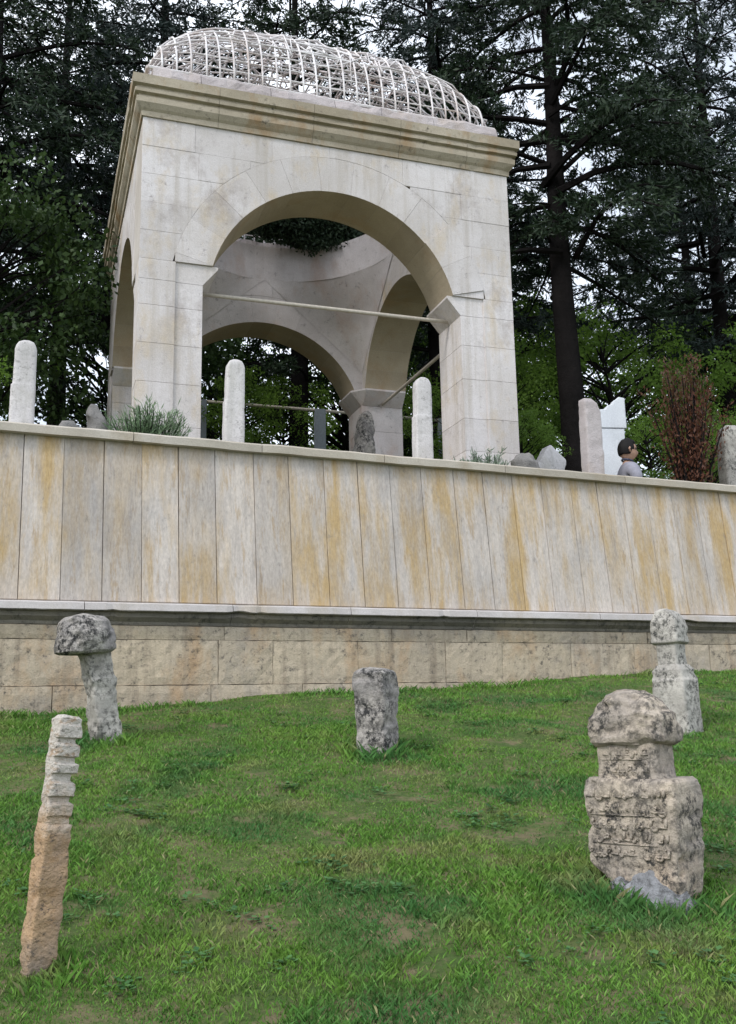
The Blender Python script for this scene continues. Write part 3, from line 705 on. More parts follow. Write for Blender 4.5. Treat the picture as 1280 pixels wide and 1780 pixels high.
# 2 slender headstone behind it
gs = gravestone('slender_headstone', 4.60, 6.42, FR+0.08, 'slim grey headstone with turban-shaped head and flared body by the ledge', (0, R_(-2)))
mb = MB(); mb.loft([(0, .135, .135, 0, 0, 9), (0.44, .135, .135, 0, 0, 9), (0.51, .125, .125, 0, 0, 8), (0.55, .095, .10, 0, 0, 7)], 56, 36, 0.010, 8, 11, 0.03); mb.build('body', MAT['gravepale'], gs, True)
mb = MB(); mb.loft([(0.52, .085, .095, 0, 0, 9), (0.58, .080, .09, 0, 0, 9), (0.74, .080, .09, 0, 0, 9)], 40, 14, 0.005, 9, 12); mb.build('neck', MAT['gravepale'], gs, True)
mb = MB(); mb.loft([(0.705, .098, .10, 0, 0, 8), (0.715, .112, .112, 0, 0, 8), (0.82, .110, .112, 0, 0, 7), (0.88, .102, .105, 0, 0, 6), (0.93, .085, .088, -.008, 0, 4.5), (0.96, .06, .062, -.014, 0, 3.5), (0.972, .03, .03, -.02, 0, 2.5)], 48, 28, 0.009, 10, 13, 0.02); mb.build('head', MAT['gravepale'], gs, True)
# 3 stump in the middle
gs = gravestone('gravestone_stump', 2.20, 6.42, FR+0.32, 'short broken dark-streaked square stone stub in the middle of the lawn', (R_(1), R_(3)), 0.08)
mb = MB(); mb.loft([(0, .105, .11, .03, 0, 10), (0.25, .115, .112, .01, 0, 10), (0.53, .118, .115, -.01, 0, 10), (0.60, .115, .112, -.01, 0, 9), (0.615, .10, .098, -.012, 0, 8), (0.625, .07, .07, -.015, 0, 6)], 64, 40, 0.014, 9, 21, 0.06); mb.build('shaft', MAT['gravedark'], gs, True)
# 4 mushroom-capped gravestone
gs = gravestone('turban_gravestone', 0.485, 7.12, 0.35, 'leaning gravestone with a broad mushroom-like lichened cap near the wall', (0, 0), 0.07)
mb = MB(); mb.loft([(0, .085, .075, .035, 0, 6), (0.12, .098, .085, .025, 0, 6), (0.20, .105, .085, .01, 0, 6), (0.24, .088, .08, .0, 0, 6), (0.38, .10, .085, -.02, 0, 6), (0.44, .088, .08, -.03, 0, 5), (0.50, .105, .085, -.035, 0, 5), (0.56, .092, .085, -.05, 0, 5), (0.71, .105, .095, -.085, 0, 4)], 48, 44, 0.016, 9, 31, 0.05); mb.build('shaft', MAT['gravepale'], gs, True)
mb = MB(); mb.loft([(0.675, .10, .095, -.085, 0, 3), (0.683, .165, .155, -.085, 0, 3), (0.70, .190, .18, -.085, 0, 3), (0.745, .194, .185, -.085, 0, 3), (0.83, .184, .172, -.08, 0, 3), (0.895, .160, .15, -.085, 0, 2.8), (0.93, .12, .11, -.09, 0, 2.4), (0.945, .04, .04, -.09, 0, 2)], 56, 36, 0.018, 9, 32, 0.05)
cap = mb.build('cap', MAT['gravedark'], gs, True); cap.rotation_euler = (0, R_(-4), 0); cap.location = (-.015, 0, -.005)
# 5 thin notched post
gs = gravestone('notched_gravestone', 0.055, 3.80, 0.50, 'thin leaning ochre gravestone with horizontally notched top', (0, R_(6.0)), 0.07)
lv = [(0, .052, .040, 0, 0, 6), (0.12, .054, .040, 0, 0, 8), (0.30, .053, .039, 0, 0, 9), (0.55, .051, .037, 0, 0, 10)]
mb = MB(); mb.loft(lv, 48, 36, 0.010, 12, 41, 0.03); mb.build('shaft', MAT['stake'], gs, True)
zz = 0.545; lv = []
for k, (h, d) in enumerate(((.035, .010), (.045, .0), (.022, .022), (.05, .002), (.03, .024), (.035, .0), (.022, .02), (.045, .002), (.02, .02), (.05, .0), (.018, .008))):
    d *= 0.55; lv += [(zz, .0505-d*0.6, .0365-d*0.6, -d*0.6, d*0.6, 8), (zz+h*0.8, .050-d*0.6, .036-d*0.6, -d*0.6, d*0.6, 8)]; zz += h
lv.append((zz, .046, .032, 0, 0, 5)); lv.append((zz+.01, .036, .024, 0, 0, 4))
mb = MB(); mb.loft(lv, 48, 110, 0.005, 16, 42, 0.012); mb.build('notched_head', MAT['stake'], gs, True)

# ------------------------------------------------------------------ stones on the terrace
def post(x, y, ztop, r, label, seed, group=None, name='stone_post'):
    e = empty(name, (x, y, tz(y)-0.08)); tag(e, label, 'stone post', group); h = ztop-tz(y)+0.08
    mb = MB(); mb.loft([(0, r*1.12, r*0.82, -.012, 0, 6), (h-0.425, r*1.07, r*0.80, -.006, 0, 6), (h-0.415, r*1.0, r*0.78, 0, 0, 6), (h-0.09, r*0.96, r*0.76, 0.003, 0, 6), (h-0.055, r*0.86, r*0.74, .003, 0, 5.5), (h-0.022, r*0.66, r*0.66, .003, 0, 5), (h-0.004, r*0.36, r*0.45, .003, 0, 4), (h, r*0.2, r*0.3, .003, 0, 3)], 48, 60, 0.004, 7, seed, 0.008); mb.build('shaft', MAT['post'], e, True)
    return e
post(-0.165, 8.98, 3.245, 0.098, 'white round-topped stone post standing apart beyond the pavilion corner', 51)
post(1.745, 9.07, 3.285, 0.092, 'white round-topped stone post before the pavilion left pier', 54)
post(3.745, 9.21, 3.33, 0.090, 'white round-topped stone post before the pavilion right pier', 57)
e = empty('cut_stone_post', (5.98, 9.6, tz(9.6)-0.08)); tag(e, 'grey-lilac stone post with slanted broken top beside the dark trunk', 'stone post')
mb = MB(); mb.loft([(0, .112, .09, 0, 0, 8), (0.9, .108, .088, 0, 0, 8), (1.22, .106, .085, 0, 0, 8), (1.32, .085, .08, -.022, 0, 7), (1.37, .055, .07, -.05, 0, 6)], 44, 34, 0.007, 8, 61, 0.014); mb.build('shaft', MAT['attic'], e, True)
e = empty('tall_grey_stone', (8.10, 9.85, tz(9.85)-0.08)); tag(e, 'grey upright stone slab beside the dry brown shrub', 'gravestone')
mb = MB(); mb.loft([(0, .16, .10, 0, 0, 7), (1.0, .15, .09, 0, 0, 7), (1.18, .13, .08, 0.01, 0, 5), (1.24, .07, .05, 0.02, 0, 3)], 36, 30, 0.008, 7, 63, 0.012); mb.build('shaft', MAT['gravepale'], e, True)
e = empty('weathered_stone', (4.40, 13.3, ZF-0.02)); e.rotation_euler = (0, R_(4), 0.3); tag(e, 'dark blotched upright stone inside the pavilion before the rear right pier', 'gravestone')
mb = MB(); mb.loft([(0, .19, .16, 0, 0, 4), (0.7, .17, .15, 0, 0, 4), (1.35, .13, .12, .02, 0, 3.5), (1.58, .09, .08, .03, 0, 3), (1.64, .04, .04, .03, 0, 2)], 40, 34, 0.035, 6, 67, 0.06); mb.build('shaft', MAT['gravedark'], e, True)
# white marble headstone with stepped outline
e = empty('marble_headstone', (6.62, 10.2, tz(10.2)-0.05), -0.2); tag(e, 'broken bluish-white marble headstone behind the dark-haired person', 'gravestone')
h0 = 3.66-tz(10.2)
mb = MB(); mb.prism([(-.17, .0), (.17, .0), (.17, h0-.36), (-.17, h0-.36)], -.05, .05, 0, .006); mb.build('lower_slab', MAT['marble'], e)
mb = MB(); mb.prism([(-.20, h0-.355), (.20, h0-.355), (.195, h0+.03), (.12, h0+.045), (.085, h0+.01), (.06, h0+.0), (.03, h0-.05), (-.03, h0-.07), (-.06, h0-.115), (-.13, h0-.12), (-.19, h0-.17)], -.06, .06, 0, .008); mb.build('upper_slab', MAT['marble'], e)
e = empty('fallen_slab', (6.20, 11.2, tz(11)+0.42)); e.rotation_euler = (R_(-12), R_(38), R_(8)); tag(e, 'tilted pale grey slab between the pavilion pier and dark trunk', 'gravestone')
mb = MB(); mb.loft([(-0.75, .20, .07, 0, 0, 9), (0.5, .19, .065, 0, 0, 9), (0.56, .16, .06, 0, 0, 8)], 48, 34, 0.012, 7, 66, 0.02); mb.build('slab', MAT['post'], e, True)
def rock(x, y, ztop, wx, wy, seed, label, mat='rock'):
    e = empty('rock', (x, y, tz(y)-0.1)); tag(e, label, 'rock'); h = ztop-tz(y)+0.1
    mb = MB(); mb.loft([(0, wx, wy, 0, 0, 3), (h*0.5, wx*1.03, wy, 0.02, 0, 3), (h*0.85, wx*0.8, wy*0.8, 0, 0, 2.6), (h, wx*0.3, wy*0.3, -.02, 0, 2)], 32, 24, 0.05, 5, seed, 0.05); mb.build('stone', MAT[mat], e, True)
rock(0.50, 9.75, 2.93, .11, .10, 71, 'upright grey lichened rock beside the pavilion left rear pier', 'rock')
rock(0.24, 9.35, 2.64, .17, .12, 73, 'low grey rock just behind the coping near the white post', 'rock')
rock(5.30, 9.95, 2.80, .21, .14, 75, 'low dark rock at the foot of the pavilion right pier', 'rock')

# railing behind the pavilion
rl = empty('metal_railing', (4.2, 16.6, tz(16.6))); tag(rl, 'grey metal railing seen through the arches behind the pavilion', 'railing')
for x0, z, r in ((0, 1.78, .028), (0, 0.9, .022)):
    mb = MB(); mb.tube([(-2.6, 0, z), (0, 0, z), (2.95, 0, z-0.01)], r, 8); mb.build('rail', MAT['tierod'] if z > 1 else MAT['rail'], rl, True)
for px in (-1.60, 0.55):
    mb = MB(); mb.box(px-.10, -.04, -0.1, px+.10, .04, 1.80); mb.build('railing_post', MAT['railpost'], rl)
for px in (-2.55, 2.9):
    mb = MB(); mb.box(px-.04, -.04, -0.1, px+.04, .04, 1.80); mb.build('railing_post', MAT['railpost'], rl)

# ------------------------------------------------------------------ person sitting behind the wall
def skinned(name, joints, edges, mat, parent, sub=2):
    me = bpy.data.meshes.new(name); me.from_pydata([j[:3] for j in joints], edges, []); o = link(name, me, parent)
    bpy.context.view_layer.objects.active = o
    md = o.modifiers.new('Skin', 'SKIN'); md.use_smooth_shade = True
    if not me.skin_vertices:
        bm = bmesh.new(); bm.from_mesh(me); bm.verts.layers.skin.verify(); bm.to_mesh(me); bm.free()
    sv = me.skin_vertices[0].data
    for i, j in enumerate(joints): sv[i].radius = (j[3], j[4] if len(j) > 4 else j[3]); sv[i].use_root = (i == 0)
    s2 = o.modifiers.new('Subdivision', 'SUBSURF'); s2.levels = sub; s2.render_levels = sub
    me.materials.append(mat); return o
per = empty('person', (6.50, 9.70, 2.10), R_(-103)); per.scale = (1.06, 1.06, 1.06)
tag(per, 'dark-haired person in grey top sitting behind the wall', 'person')
J = [(0, 0, .11, .12, .10), (0, .0, .26, .115, .09), (0, 0, .42, .13, .09), (0, 0, .50, .085, .055), (0, .005, .565, .050), (0, .015, .62, .050),
     (.15, 0, .485, .05), (.22, .06, .27, .04), (.12, .27, .20, .030), (-.15, 0, .485, .05), (-.22, .06, .27, .04), (-.10, .28, .19, .030),
     (.10, .05, .10, .085), (.30, .34, .12, .058), (.02, .40, .05, .04), (-.06, .44, .045, .03), (-.10, .05, .10, .085), (-.30, .32, .12, .058), (-.02, .30, .05, .04), (.07, .32, .045, .03)]
Ed = [(0, 1), (1, 2), (2, 3), (3, 4), (4, 5), (3, 6), (6, 7), (7, 8), (3, 9), (9, 10), (10, 11), (0, 12), (12, 13), (13, 14), (14, 15), (0, 16), (16, 17), (17, 18), (18, 19)]
for sgn, base in ((1, 8), (-1, 11)):
    hx, hy, hz = J[base][:3]
    palm = len(J); J.append((hx-sgn*.025, hy+.06, hz-.01, .026, .014)); Ed.append((base, palm))
    for q, (dx, ln) in enumerate(((-.026, .062), (-.009, .072), (.009, .068), (.025, .052))):
        a = len(J); J.append((hx-sgn*.03+dx, hy+.095, hz-.01, .0085)); J.append((hx-sgn*.035+dx, hy+.095+ln*.55, hz-.02, .008)); J.append((hx-sgn*.04+dx, hy+.095+ln, hz-.04, .007)); Ed += [(palm, a), (a, a+1), (a+1, a+2)]
    a = len(J); J.append((hx-sgn*.06, hy+.05, hz, .010)); J.append((hx-sgn*.075, hy+.085, hz-.01, .009)); Ed += [(palm, a), (a, a+1)]
skinned('body', J, Ed, MAT['skin'], per)
Js = [(0, 0, .10, .14, .115), (0, 0, .26, .135, .105), (0, 0, .42, .150, .115), (0, 0, .51, .128, .10), (0, .006, .572, .058, .054), (.16, 0, .487, .074), (.205, .045, .32, .06), (-.16, 0, .487, .074), (-.205, .045, .32, .06)]
skinned('shirt', Js, [(0, 1), (1, 2), (2, 3), (3, 4), (3, 5), (5, 6), (3, 7), (7, 8)], MAT['shirt'], per)
mb = MB(); mb.tube([(.062*math.cos(t), .005+.058*math.sin(t), .592+.012*math.sin(t+3.14)) for t in np.linspace(0, 2*math.pi, 21)], .010, 6, False); mb.build('collar', MAT['trim'], per, True)
Jt = [(0, 0, .10, .148, .12), (.11, .06, .105, .098), (.30, .34, .125, .07), (.04, .39, .06, .052), (-.11, .06, .105, .098), (-.30, .32, .125, .07), (-.01, .31, .06, .052)]
skinned('trousers', Jt, [(0, 1), (1, 2), (2, 3), (0, 4), (4, 5), (5, 6)], MAT['trousers'], per)
# head: face looks along local +y
hd = MB(); n, mN = 28, 20
def head_pt(th, ph, grow=0.0):
    x = math.sin(ph)*math.cos(th); y = math.sin(ph)*math.sin(th); z = math.cos(ph)
    px, py, pz = x*.082, y*.100, z*.120
    if y > 0 and z < 0: px *= 1-0.22*(-z); py *= 1+0.02
    if z < -0.55: px *= 0.9
    if y > 0.8 and abs(x) < 0.28 and -0.45 < z < 0.15: py += .022*(1-abs(x)/.28)*max(0, 1-abs(z+.22)/.36)
    if y > 0.6 and .12 < abs(x) < .62 and -.02 < z < .22: py -= .008
    if y > 0.75 and abs(x) < .4 and -.62 < z < -.42: py += .005
    k = 1+grow; return (px*k, py*k+.02, pz*k+.708)
for i in range(mN+1):
    for j in range(n): hd.v.append(head_pt(2*math.pi*j/n, math.pi*i/mN))
for i in range(mN):
    for j in range(n): hd.f.append((i*n+j, (i+1)*n+j, (i+1)*n+(j+1) % n, i*n+(j+1) % n))
for sgn in (1, -1): hd.tube([(sgn*.078, .015, .675), (sgn*.092, .008, .69), (sgn*.096, .004, .71), (sgn*.086, .012, .732)], [.008, .013, .013, .008], 6)
hdo = hd.build('head', MAT['skin'], per, True)
hr = MB()
for i in range(mN+1):
    for j in range(n):
        th, ph = 2*math.pi*j/n, math.pi*i/mN; fr = math.sin(th)*math.sin(ph)
        lim = 0.30*math.pi if fr > 0.55 else (0.52*math.pi if fr > 0.1 else 0.66*math.pi)
        p = head_pt(th, min(ph, lim), 0.12 if ph <= lim else 0.02); nn = mnoise.noise(Vector(p)*45)*0.012
        hr.v.append((p[0]*(1+nn*8), p[1]-0.004, p[2]+nn+0.006))
for i in range(mN):
    for j in range(n): hr.f.append((i*n+j, (i+1)*n+j, (i+1)*n+(j+1) % n, i*n+(j+1) % n))
hr.build('hair', MAT['hair'], hdo, True)
mb = MB()
for sgn in (1, -1): mb.tube([(sgn*.032, .104, .716), (sgn*.032, .112, .716)], [.009, .005], 8)
mb.build('eyes', MAT['hair'], hdo, True)
mb = MB(); mb.tube([(-.024, .108, .645), (0, .118, .646), (.024, .108, .645)], [.003, .006, .003], 6); mb.build('lips', plain('lips', (.30, .13, .11)), hdo, True)

# ------------------------------------------------------------------ foliage generators
def leaf_tris(P, D, ln, wd, r):
    """one slim triangle pair (quad) per leaf at P pointing along D"""
    n = len(P); D = D/np.linalg.norm(D, axis=1, keepdims=True)
    side = np.cross(D, r.normal(size=(n, 3))); side /= np.linalg.norm(side, axis=1, keepdims=True)+1e-9
    ln = ln[:, None]; wd = wd[:, None]
    V = np.stack([P, P+D*ln*0.5+side*wd, P+D*ln, P+D*ln*0.5-side*wd], 1).reshape(-1, 3)
    return V, np.arange(4*n).reshape(n, 4)

def conifer(name, seed, H, tr, z0, spread, nb, per_twig, mat, droop=0.12, lean=(0, 0), size=1.0, up=0.25):
    r = np.random.default_rng(seed); e = empty(name)
    k = 14; pts = [(lean[0]*(i/k)**1.3 + 0.05*math.sin(i*0.9+seed), lean[1]*(i/k), H*i/k-0.3) for i in range(k+1)]
    mb = MB(); rd = [tr*(1-0.93*(i/k)) + tr*0.35*max(0, 1-i*1.2) for i in range(k+1)]
    mb.tube(pts, rd, 12); mb.build('trunk', MAT['bark'], e, True)
    br = MB(); LP = []; LD = []
    zt = [p[2] for p in pts]
    for b in range(nb):
        t = (b+r.uniform(0, 1))/nb; z = z0+(H-0.4-z0)*t; az = b*2.399+r.uniform(-.5, .5)
        L = spread*(1-t)**0.75*r.uniform(0.65, 1.12)+0.35
        if t < 0.12: L *= r.uniform(0.4, 0.9)
        bx, by = np.interp(z, zt, [p[0] for p in pts]), np.interp(z, zt, [p[1] for p in pts])
        d = np.array([math.cos(az), math.sin(az), 0]); sl = r.uniform(up-0.15, up+0.15); m_ = 7; path = []
        for i in range(m_):
            q = i/(m_-1); w = 0.10*L*math.sin(q*3+b)*np.array([-d[1], d[0], 0])
            path.append(np.array([bx, by, z]) + d*L*q + np.array([0, 0, L*(sl*q-(sl+droop)*q*q)]) + w)
        br.tube(path, [max(0.008, 0.017*L*(1-0.85*i/(m_-1))) for i in range(m_)], 5)
        path = np.array(path); ntw = int(6+L*6)
        for w in range(ntw):
            q = r.uniform(0.18, 1.0); i = min(m_-2, int(q*(m_-1))); f_ = q*(m_-1)-i; p = path[i]*(1-f_)+path[i+1]*f_
            sg = 1 if w % 2 else -1; ad = path[i+1]-path[i]; ad /= np.linalg.norm(ad)
            sd_ = np.array([-ad[1], ad[0], 0])*sg; td = ad*r.uniform(.3, .9)+sd_*r.uniform(.5, 1.0)+np.array([0, 0, r.uniform(-.30, .12)]); td /= np.linalg.norm(td)
            tl = (0.28*L*(1.1-q)+0.22)*r.uniform(.7, 1.3)
            br.tube([p, p+td*tl*0.5, p+td*tl+np.array([0, 0, -0.1*tl])], [0.008, 0.006, 0.003], 3, False)
            n = max(6, int(per_twig*tl/0.5)); u = r.uniform(0.05, 1.05, n)[:, None]
            P = p+td*tl*u + np.array([0, 0, -0.1*tl])*u*u + r.normal(scale=[0.03, 0.03, 0.018], size=(n, 3))
            LP.append(P); LD.append(td*0.7+r.normal(scale=0.55, size=(n, 3))+np.array([0, 0, -0.05]))
    br.build('branches', MAT['bark'], e, False, False)
    P = np.concatenate(LP); D = np.concatenate(LD); n = len(P)
    V, F = leaf_tris(P, D, r.uniform(.09, .19, n)*size, r.uniform(.012, .024, n)*size, r); np_mesh('crown', V, F, mat, e)
    return e, n

def broadleaf(name, seed, H, tr, crown, nclump, per, mat, size=0.09):
    r = np.random.default_rng(seed); e = empty(name); mb = MB()
    pts = [(0.12*math.sin(i*0.8+seed), 0.12*math.cos(i*0.7+seed), H*0.8*i/8-0.3) for i in range(9)]
    mb.tube(pts, [tr*(1-0.8*i/8) for i in range(9)], 10); mb.build('trunk', MAT['bark'], e, True)
    br = MB(); LP = []; LD = []
    for c in range(nclump):
        th = r.uniform(0, 2*math.pi); zz_ = r.uniform(-1, 1); rad = r.uniform(0.35, 1)**0.5; q = math.sqrt(1-zz_*zz_)
        C = np.array([crown[0]*rad*q*math.cos(th), crown[0]*rad*q*math.sin(th), H-crown[1]+crown[1]*rad*zz_])
        zb = max(0.5, min(C[2]-0.6*math.hypot(C[0], C[1]), H*0.75)); st = np.array([np.interp(zb, [p[2] for p in pts], [p[0] for p in pts]), np.interp(zb, [p[2] for p in pts], [p[1] for p in pts]), zb])
        br.tube([st, (st+C)/2+np.array([0, 0, 0.1]), C], [0.035, 0.02, 0.006], 4, False)
        n = int(per*r.uniform(.6, 1.3)); sz = r.uniform(.28, .55); X = r.normal(size=(n, 3)); X /= np.linalg.norm(X, axis=1, keepdims=True)
        P = C+X*(r.uniform(0.2, 1, n)**0.5)[:, None]*np.array([sz, sz, sz*0.65]); LP.append(P); LD.append(X*0.5+r.normal(size=(n, 3))*0.6+np.array([0, 0, -0.4]))
    br.build('branches', MAT['bark'], e, False, False)
    P = np.concatenate(LP); D = np.concatenate(LD); n = len(P)
    V, F = leaf_tris(P, D, r.uniform(.7, 1.3, n)*size, r.uniform(.25, .42, n)*size, r); np_mesh('crown', V, F, mat, e)
    return e, n

tot = 0
def place(e, x, y, rz=0, s=1.0, label=None, group=None, cat='tree'):
    e.location = (x, y, tz(y)); e.rotation_euler = (0, 0, rz); e.scale = (s, s, s)
    if label: tag(e, label, cat, group)
    return e
GC_ = 'dark conifers behind the pavilion'
LC = 'tall dark conifer in the dense stand behind the pavilion'
main, n = conifer('conifer_tree', 101, 15.5, 0.27, 4.6, 4.3, 80, 30, MAT['needle'], 0.26, (-0.25, 0)); tot += n
place(main, 8.99, 15.0, 0.4, 1.0, 'dark conifer with straight black trunk right of the pavilion')
c2, n = conifer('conifer_tree', 102, 15.0, 0.22, 2.4, 4.2, 80, 27, MAT['needle'], 0.18, (0.2, 0)); tot += n
c3, n = conifer('conifer_tree', 103, 16.0, 0.24, 3.6, 4.4, 78, 27, MAT['needle_blue'], 0.12, (-0.2, 0.1)); tot += n
place(c2, -1.2, 17.5, 0.3, 1.0, LC, GC_); place(c3, 2.4, 20.5, 1.0, 1.0, LC, GC_)
for src, x, y, rz, s in ((c2, 5.0, 19.0, 2.0, 1.02), (c3, 7.75, 18.3, 2.6, 0.95), (c3, 14.4, 17.5, 4.1, 0.98), (c2, 11.6, 24.5, 3.3, 1.0), (c3, -3.6, 21.0, 5.0, 1.05), (c2, 17.2, 22.0, 1.2, 1.0), (c3, 0.4, 25.0, 0.2, 1.1), (c2, -5.5, 18.0, 1.1, 1.0)):
    place(copy_tree(src), x, y, rz, s, LC, GC_)
d1, n = broadleaf('broadleaf_tree', 201, 5.2, 0.10, (2.2, 2.2), 70, 150, MAT['leaf']); tot += n
d2, n = broadleaf('broadleaf_tree', 202, 5.0, 0.10, (2.4, 2.0), 70, 150, MAT['leaf_dark'], 0.10); tot += n
LB = 'light green leafy tree in the undergrowth behind the conifers'; GBd = 'leafy trees in the undergrowth'
LBD = 'dark green leafy tree in the undergrowth behind the conifers'; GBk = 'dark leafy trees in the undergrowth'
place(d1, 10.2, 19.5, 0, 1.0, LB, GBd); place(d2, -1.0, 14.8, 0, 0.95, LBD, GBk)
for src, x, y, rz, s in ((d1, 6.65, 12.6, 0.9, 0.30), (d1, 8.75, 12.5, 2.1, 0.32), (d1, 9.75, 12.3, 4.1, 0.33), (d1, 11.4, 13.2, 5.1, 0.45), (d1, 7.4, 16.4, 0.4, 0.55), (d1, 8.3, 17.0, 1, 0.7), (d1, 10.9, 16.8, 2.0, 0.85), (d1, 13.2, 15.4, 0.3, 0.8), (d1, 4.35, 18.0, 2.4, 0.52), (d1, 3.2, 17.3, 1.4, 0.5), (d1, -1.6, 12.6, 3.0, 0.5), (d1, 12.8, 21.5, 1, 1.1), (d1, 3.8, 23.5, 2, 1.0), (d2, 1.2, 18.6, 3, 1.0), (d1, 15.5, 18.5, 4, 1.0), (d2, 6.6, 21.0, 1, 1.05), (d2, -3.2, 17.5, 5, 1.1), (d1, 8.6, 24.0, 0.5, 1.1), (d1, -1.8, 21.5, 2.2, 0.9), (d2, 11.0, 26.0, 2.5, 1.3), (d1, 18.5, 23.5, 3.5, 1.3)):
    place(copy_tree(src), x, y, rz, s, ('small light green leafy tree seen through the pavilion arches' if x in (4.35, 3.2) else ('low bright green leafy sapling just behind the terrace stones' if s < 0.4 else LB)) if src is d1 else LBD, ('leafy saplings beyond the arches' if x in (4.35, 3.2) else ('low saplings behind the terrace stones' if s < 0.4 else GBd)) if src is d1 else GBk)
# dry brown shrub
def shrub(name, x, y, H, nst, spreadx, per, mat, seed, ln, wd, label, cat='shrub', base=0.25):
    r = np.random.default_rng(seed); e = empty(name, (x, y, tz(y)-0.05)); st = MB(); LP = []; LD = []
    for i in range(nst):
        az = r.uniform(0, 2*math.pi); sp = spreadx*r.uniform(.2, 1); h = H*r.uniform(.65, 1.0); tip = np.array([sp*math.cos(az), sp*math.sin(az)*0.7, h])
        b0 = np.array([0.12*spreadx*math.cos(az), 0.12*spreadx*math.sin(az), 0]); mid = b0*0.6+tip*0.4+np.array([0, 0, 0.08*h])
        st.tube([b0, mid, tip], [0.016*H/1.6, 0.011*H/1.6, 0.003], 4, False)
        n = int(per*r.uniform(.6, 1.4)); u = r.uniform(base, 1.03, n)[:, None]; P = (1-u)**2*b0+2*u*(1-u)*mid+u*u*tip + r.normal(scale=0.035*H/1.6, size=(n, 3))
        d = (tip-b0)/np.linalg.norm(tip-b0); LP.append(P); LD.append(d*1.0+r.normal(scale=.45, size=(n, 3)))
    st.build('stems', MAT['bark'], e, False, False); P = np.concatenate(LP); D = np.concatenate(LD); n = len(P)
    V, F = leaf_tris(P, D, r.uniform(.6, 1.3, n)*ln, r.uniform(.7, 1.2, n)*wd, r); np_mesh('foliage', V, F, mat, e); return tag(e, label, cat)
shrub('dry_shrub', 7.38, 9.72, 1.92, 26, 0.62, 150, MAT['brown_leaf'], 301, .06, .012, 'dry reddish-brown upright shrub behind the coping')
shrub('lavender_bush', 0.98, 9.75, 0.84, 120, 0.42, 60, MAT['lavender_green'], 302, .09, .005, 'green lavender clump at the foot of the pavilion left pier', base=0.1)
shrub('lavender_bush', 4.78, 9.98, 0.66, 80, 0.34, 60, MAT['lavender'], 303, .07, .006, 'grey-green lavender clump at the foot of the pavilion right pier', base=0.1)
# creeper hanging over the rear ring of the open dome
def creeper():
    r = np.random.default_rng(310); e = empty('creeper', (4.15, 14.12, 7.16)); LP = []; LD = []; st = MB()
    for i in range(230):
        x0 = r.uniform(-1.35, .8); y0 = 0.12-0.42*max(0, abs(x0)-0.5)+r.uniform(-.15, .15); a = r.uniform(-1, 1); L = r.uniform(.35, .8)
        p0 = np.array([x0, y0, 0.06]); tip = p0+np.array([a*0.25, -r.uniform(.05, .3), (r.uniform(-.40, .1)*L if (x0 > -0.45 and r.uniform() < .3) else r.uniform(.1, 1.0)*L*1.5)])
        st.tube([p0, (p0+tip)/2+np.array([0, 0, .06]), tip], [.010, .007, .003], 4, False)
        n = 90; u = r.uniform(0, 1, n)[:, None]; P = p0*(1-u)+tip*u+np.array([0, 0, .12])*u*(1-u)+r.normal(scale=.05, size=(n, 3)); LP.append(P); LD.append(r.normal(size=(n, 3))+np.array([0, 0, -.3]))
    st.build('stems', MAT['bark'], e, False, False); P = np.concatenate(LP); D = np.concatenate(LD); n = len(P)
    V, F = leaf_tris(P, D, r.uniform(.05, .10, n), r.uniform(.010, .020, n), r); np_mesh('foliage', V, F, MAT['needle'], e)
    tag(e, 'dark green creeper spilling over the rear rim inside the open roof', 'creeper')
creeper()

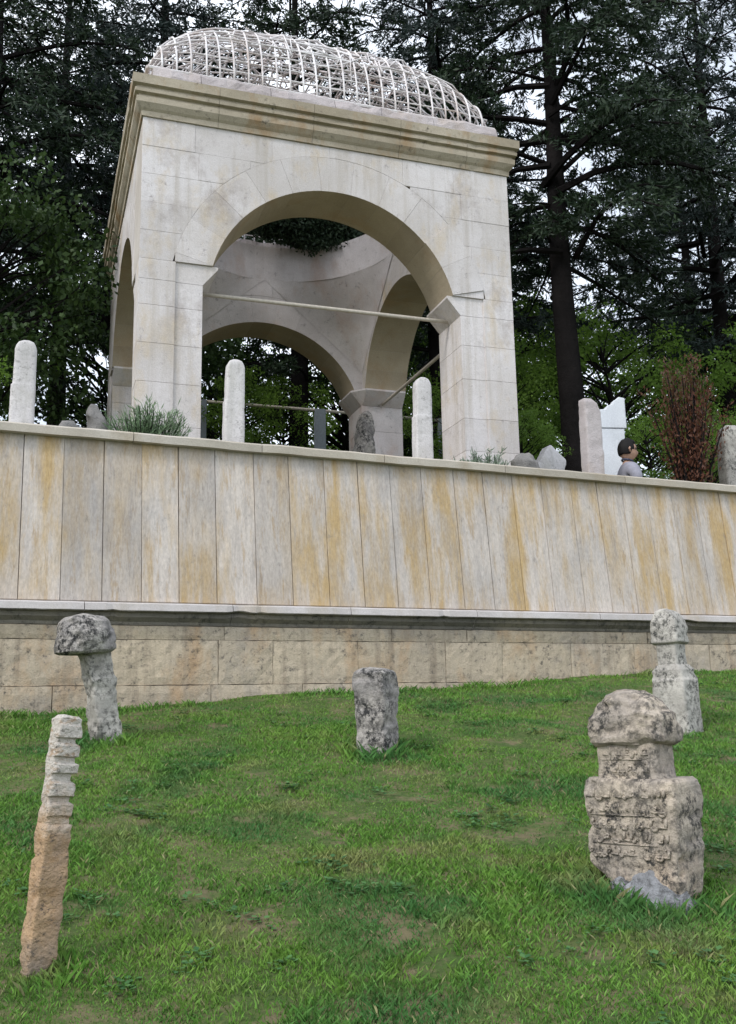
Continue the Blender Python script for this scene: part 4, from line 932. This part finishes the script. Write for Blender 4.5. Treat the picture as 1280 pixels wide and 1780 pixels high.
# ------------------------------------------------------------------ grass
BARE = ((1.23, 5.71, .20), (2.05, 5.91, .17), (2.55, 4.56, .19), (0.80, 3.98, .14), (2.0, 3.33, .13), (0.72, 3.34, .12), (2.88, 5.77, .24), (0.16, 4.25, .13), (1.42, 3.67, .11), (0.45, 5.2, .13), (3.4, 5.0, .18))
STONE_BASES = ((2.51, 3.79, .34), (4.60, 6.42, .30), (2.20, 6.42, .24), (0.50, 7.12, .22), (0.055, 3.80, .17))
def fbm(x, y, s):
    return (np.sin(1.7*x+s)*np.sin(2.1*y+1.3*s)+0.6*np.sin(3.9*x+2.2*y+s*2)+0.5*np.sin(6.1*y-4.3*x+s)+0.35*np.sin(11*x+s*3)*np.sin(9*y-s))/2.0
def grass():
    r = np.random.default_rng(401); N = 1250000
    y = r.uniform(1.2, 9.1, N); x = r.uniform(-2.6, 8.6, N); lim = 8.22+math.tan(0.0752)*x
    az = np.arctan2(x, y); dist = np.hypot(x, y)
    keep = (y < lim) & (az > -0.25) & (az < 0.92) & (r.uniform(0, 1, N) < np.clip(1.45-dist/7.5, 0.30, 1))
    bare = fbm(1.9*x, 2.3*y, 2.7)+0.35*fbm(6*x, 7*y, 1.1); keep &= ~((bare > 0.80) & (r.uniform(0, 1, N) < 0.85))
    for bx, by, br in BARE:
        q = np.hypot((x-bx)*0.8, y-by)*(1+0.5*fbm(7*x, 7*y, bx)); keep &= ~((q < br) & (r.uniform(0, 1, N) < 0.66))
    x, y = x[keep], y[keep]; n = len(x); lim = lim[keep]; dist = dist[keep]
    h = r.uniform(.010, .030, n)*(1+0.6*fbm(x, y, 5.0)+0.35*fbm(5*x, 5*y, 3.0)); h *= np.where(lim-y < 0.12, 1.9, 1.0)
    w = r.uniform(.0013, .0026, n)*(1+0.10*np.clip(dist-3, 0, 6)); wide = (fbm(x, y, 9.0) > 0.35) & (r.uniform(0, 1, n) < 0.22)
    w = np.where(wide, w*2.2, w); h = np.where(wide, h*0.75, h)
    for bx, by, br in STONE_BASES:
        q = np.hypot(x-bx, y-by); h = np.where((q < br) & (r.uniform(0, 1, n) < 0.6), h*r.uniform(1.4, 2.6, n), h)
    z = gz(x, y)-0.004; th = r.uniform(0, 2*np.pi, n); ln = r.uniform(.1, 1.1, n)*h; la = r.uniform(0, 2*np.pi, n)
    a = np.stack([x-np.cos(th)*w, y-np.sin(th)*w, z], 1); b = np.stack([x+np.cos(th)*w, y+np.sin(th)*w, z], 1)
    mx, my = x+np.cos(la)*ln*0.35, y+np.sin(la)*ln*0.35
    c = np.stack([mx+np.cos(th)*w*0.8, my+np.sin(th)*w*0.8, z+h*0.6], 1); d = np.stack([x+np.cos(la)*ln, y+np.sin(la)*ln, z+h], 1)
    V = np.stack([a, b, c, d], 1).reshape(-1, 3); F = np.arange(4*n).reshape(n, 4)
    o = np_mesh('grass', V, F, MAT['grass']); o['kind'] = 'stuff'; o['label'] = 'short mixed green lawn grass with dry patches'; o['category'] = 'grass'
    return n
ng = grass()
def weeds():
    r = np.random.default_rng(409); LP = []; LD = []; LN = []
    cx = r.uniform(-.6, 6.5, 900); cy = r.uniform(2.6, 8.0, 900)
    for x, y in zip(cx, cy):
        if fbm(1.3*x, 1.5*y, 6.0) < 0.12: continue
        n = r.integers(9, 22); th = r.uniform(0, 6.28, n); rad = r.uniform(0, .05, n)
        P = np.stack([x+rad*np.cos(th), y+rad*np.sin(th), gz(x+rad*np.cos(th), y+rad*np.sin(th))+r.uniform(.006, .026, n)], 1)
        LP.append(P); LD.append(np.stack([np.cos(th), np.sin(th), r.uniform(-.2, .5, n)], 1)); LN.append(np.full(n, r.uniform(.016, .034)))
    P = np.concatenate(LP); D = np.concatenate(LD); L = np.concatenate(LN)
    D = D/np.linalg.norm(D, axis=1, keepdims=True); S = np.cross(D, np.array([0, 0, 1.0])); S /= np.linalg.norm(S, axis=1, keepdims=True); w = (L*0.42)[:, None]; L = L[:, None]
    V = np.stack([P, P+D*L*.55+S*w, P+D*L, P+D*L*.55-S*w], 1).reshape(-1, 3)
    o = np_mesh('clover', V, np.arange(len(V)).reshape(-1, 4), MAT['weed']); o['kind'] = 'stuff'; o['label'] = 'low broad-leaved clover and weeds scattered through the lawn'; o['category'] = 'ground cover'
weeds()
print('leaves', tot, 'grass', ng)
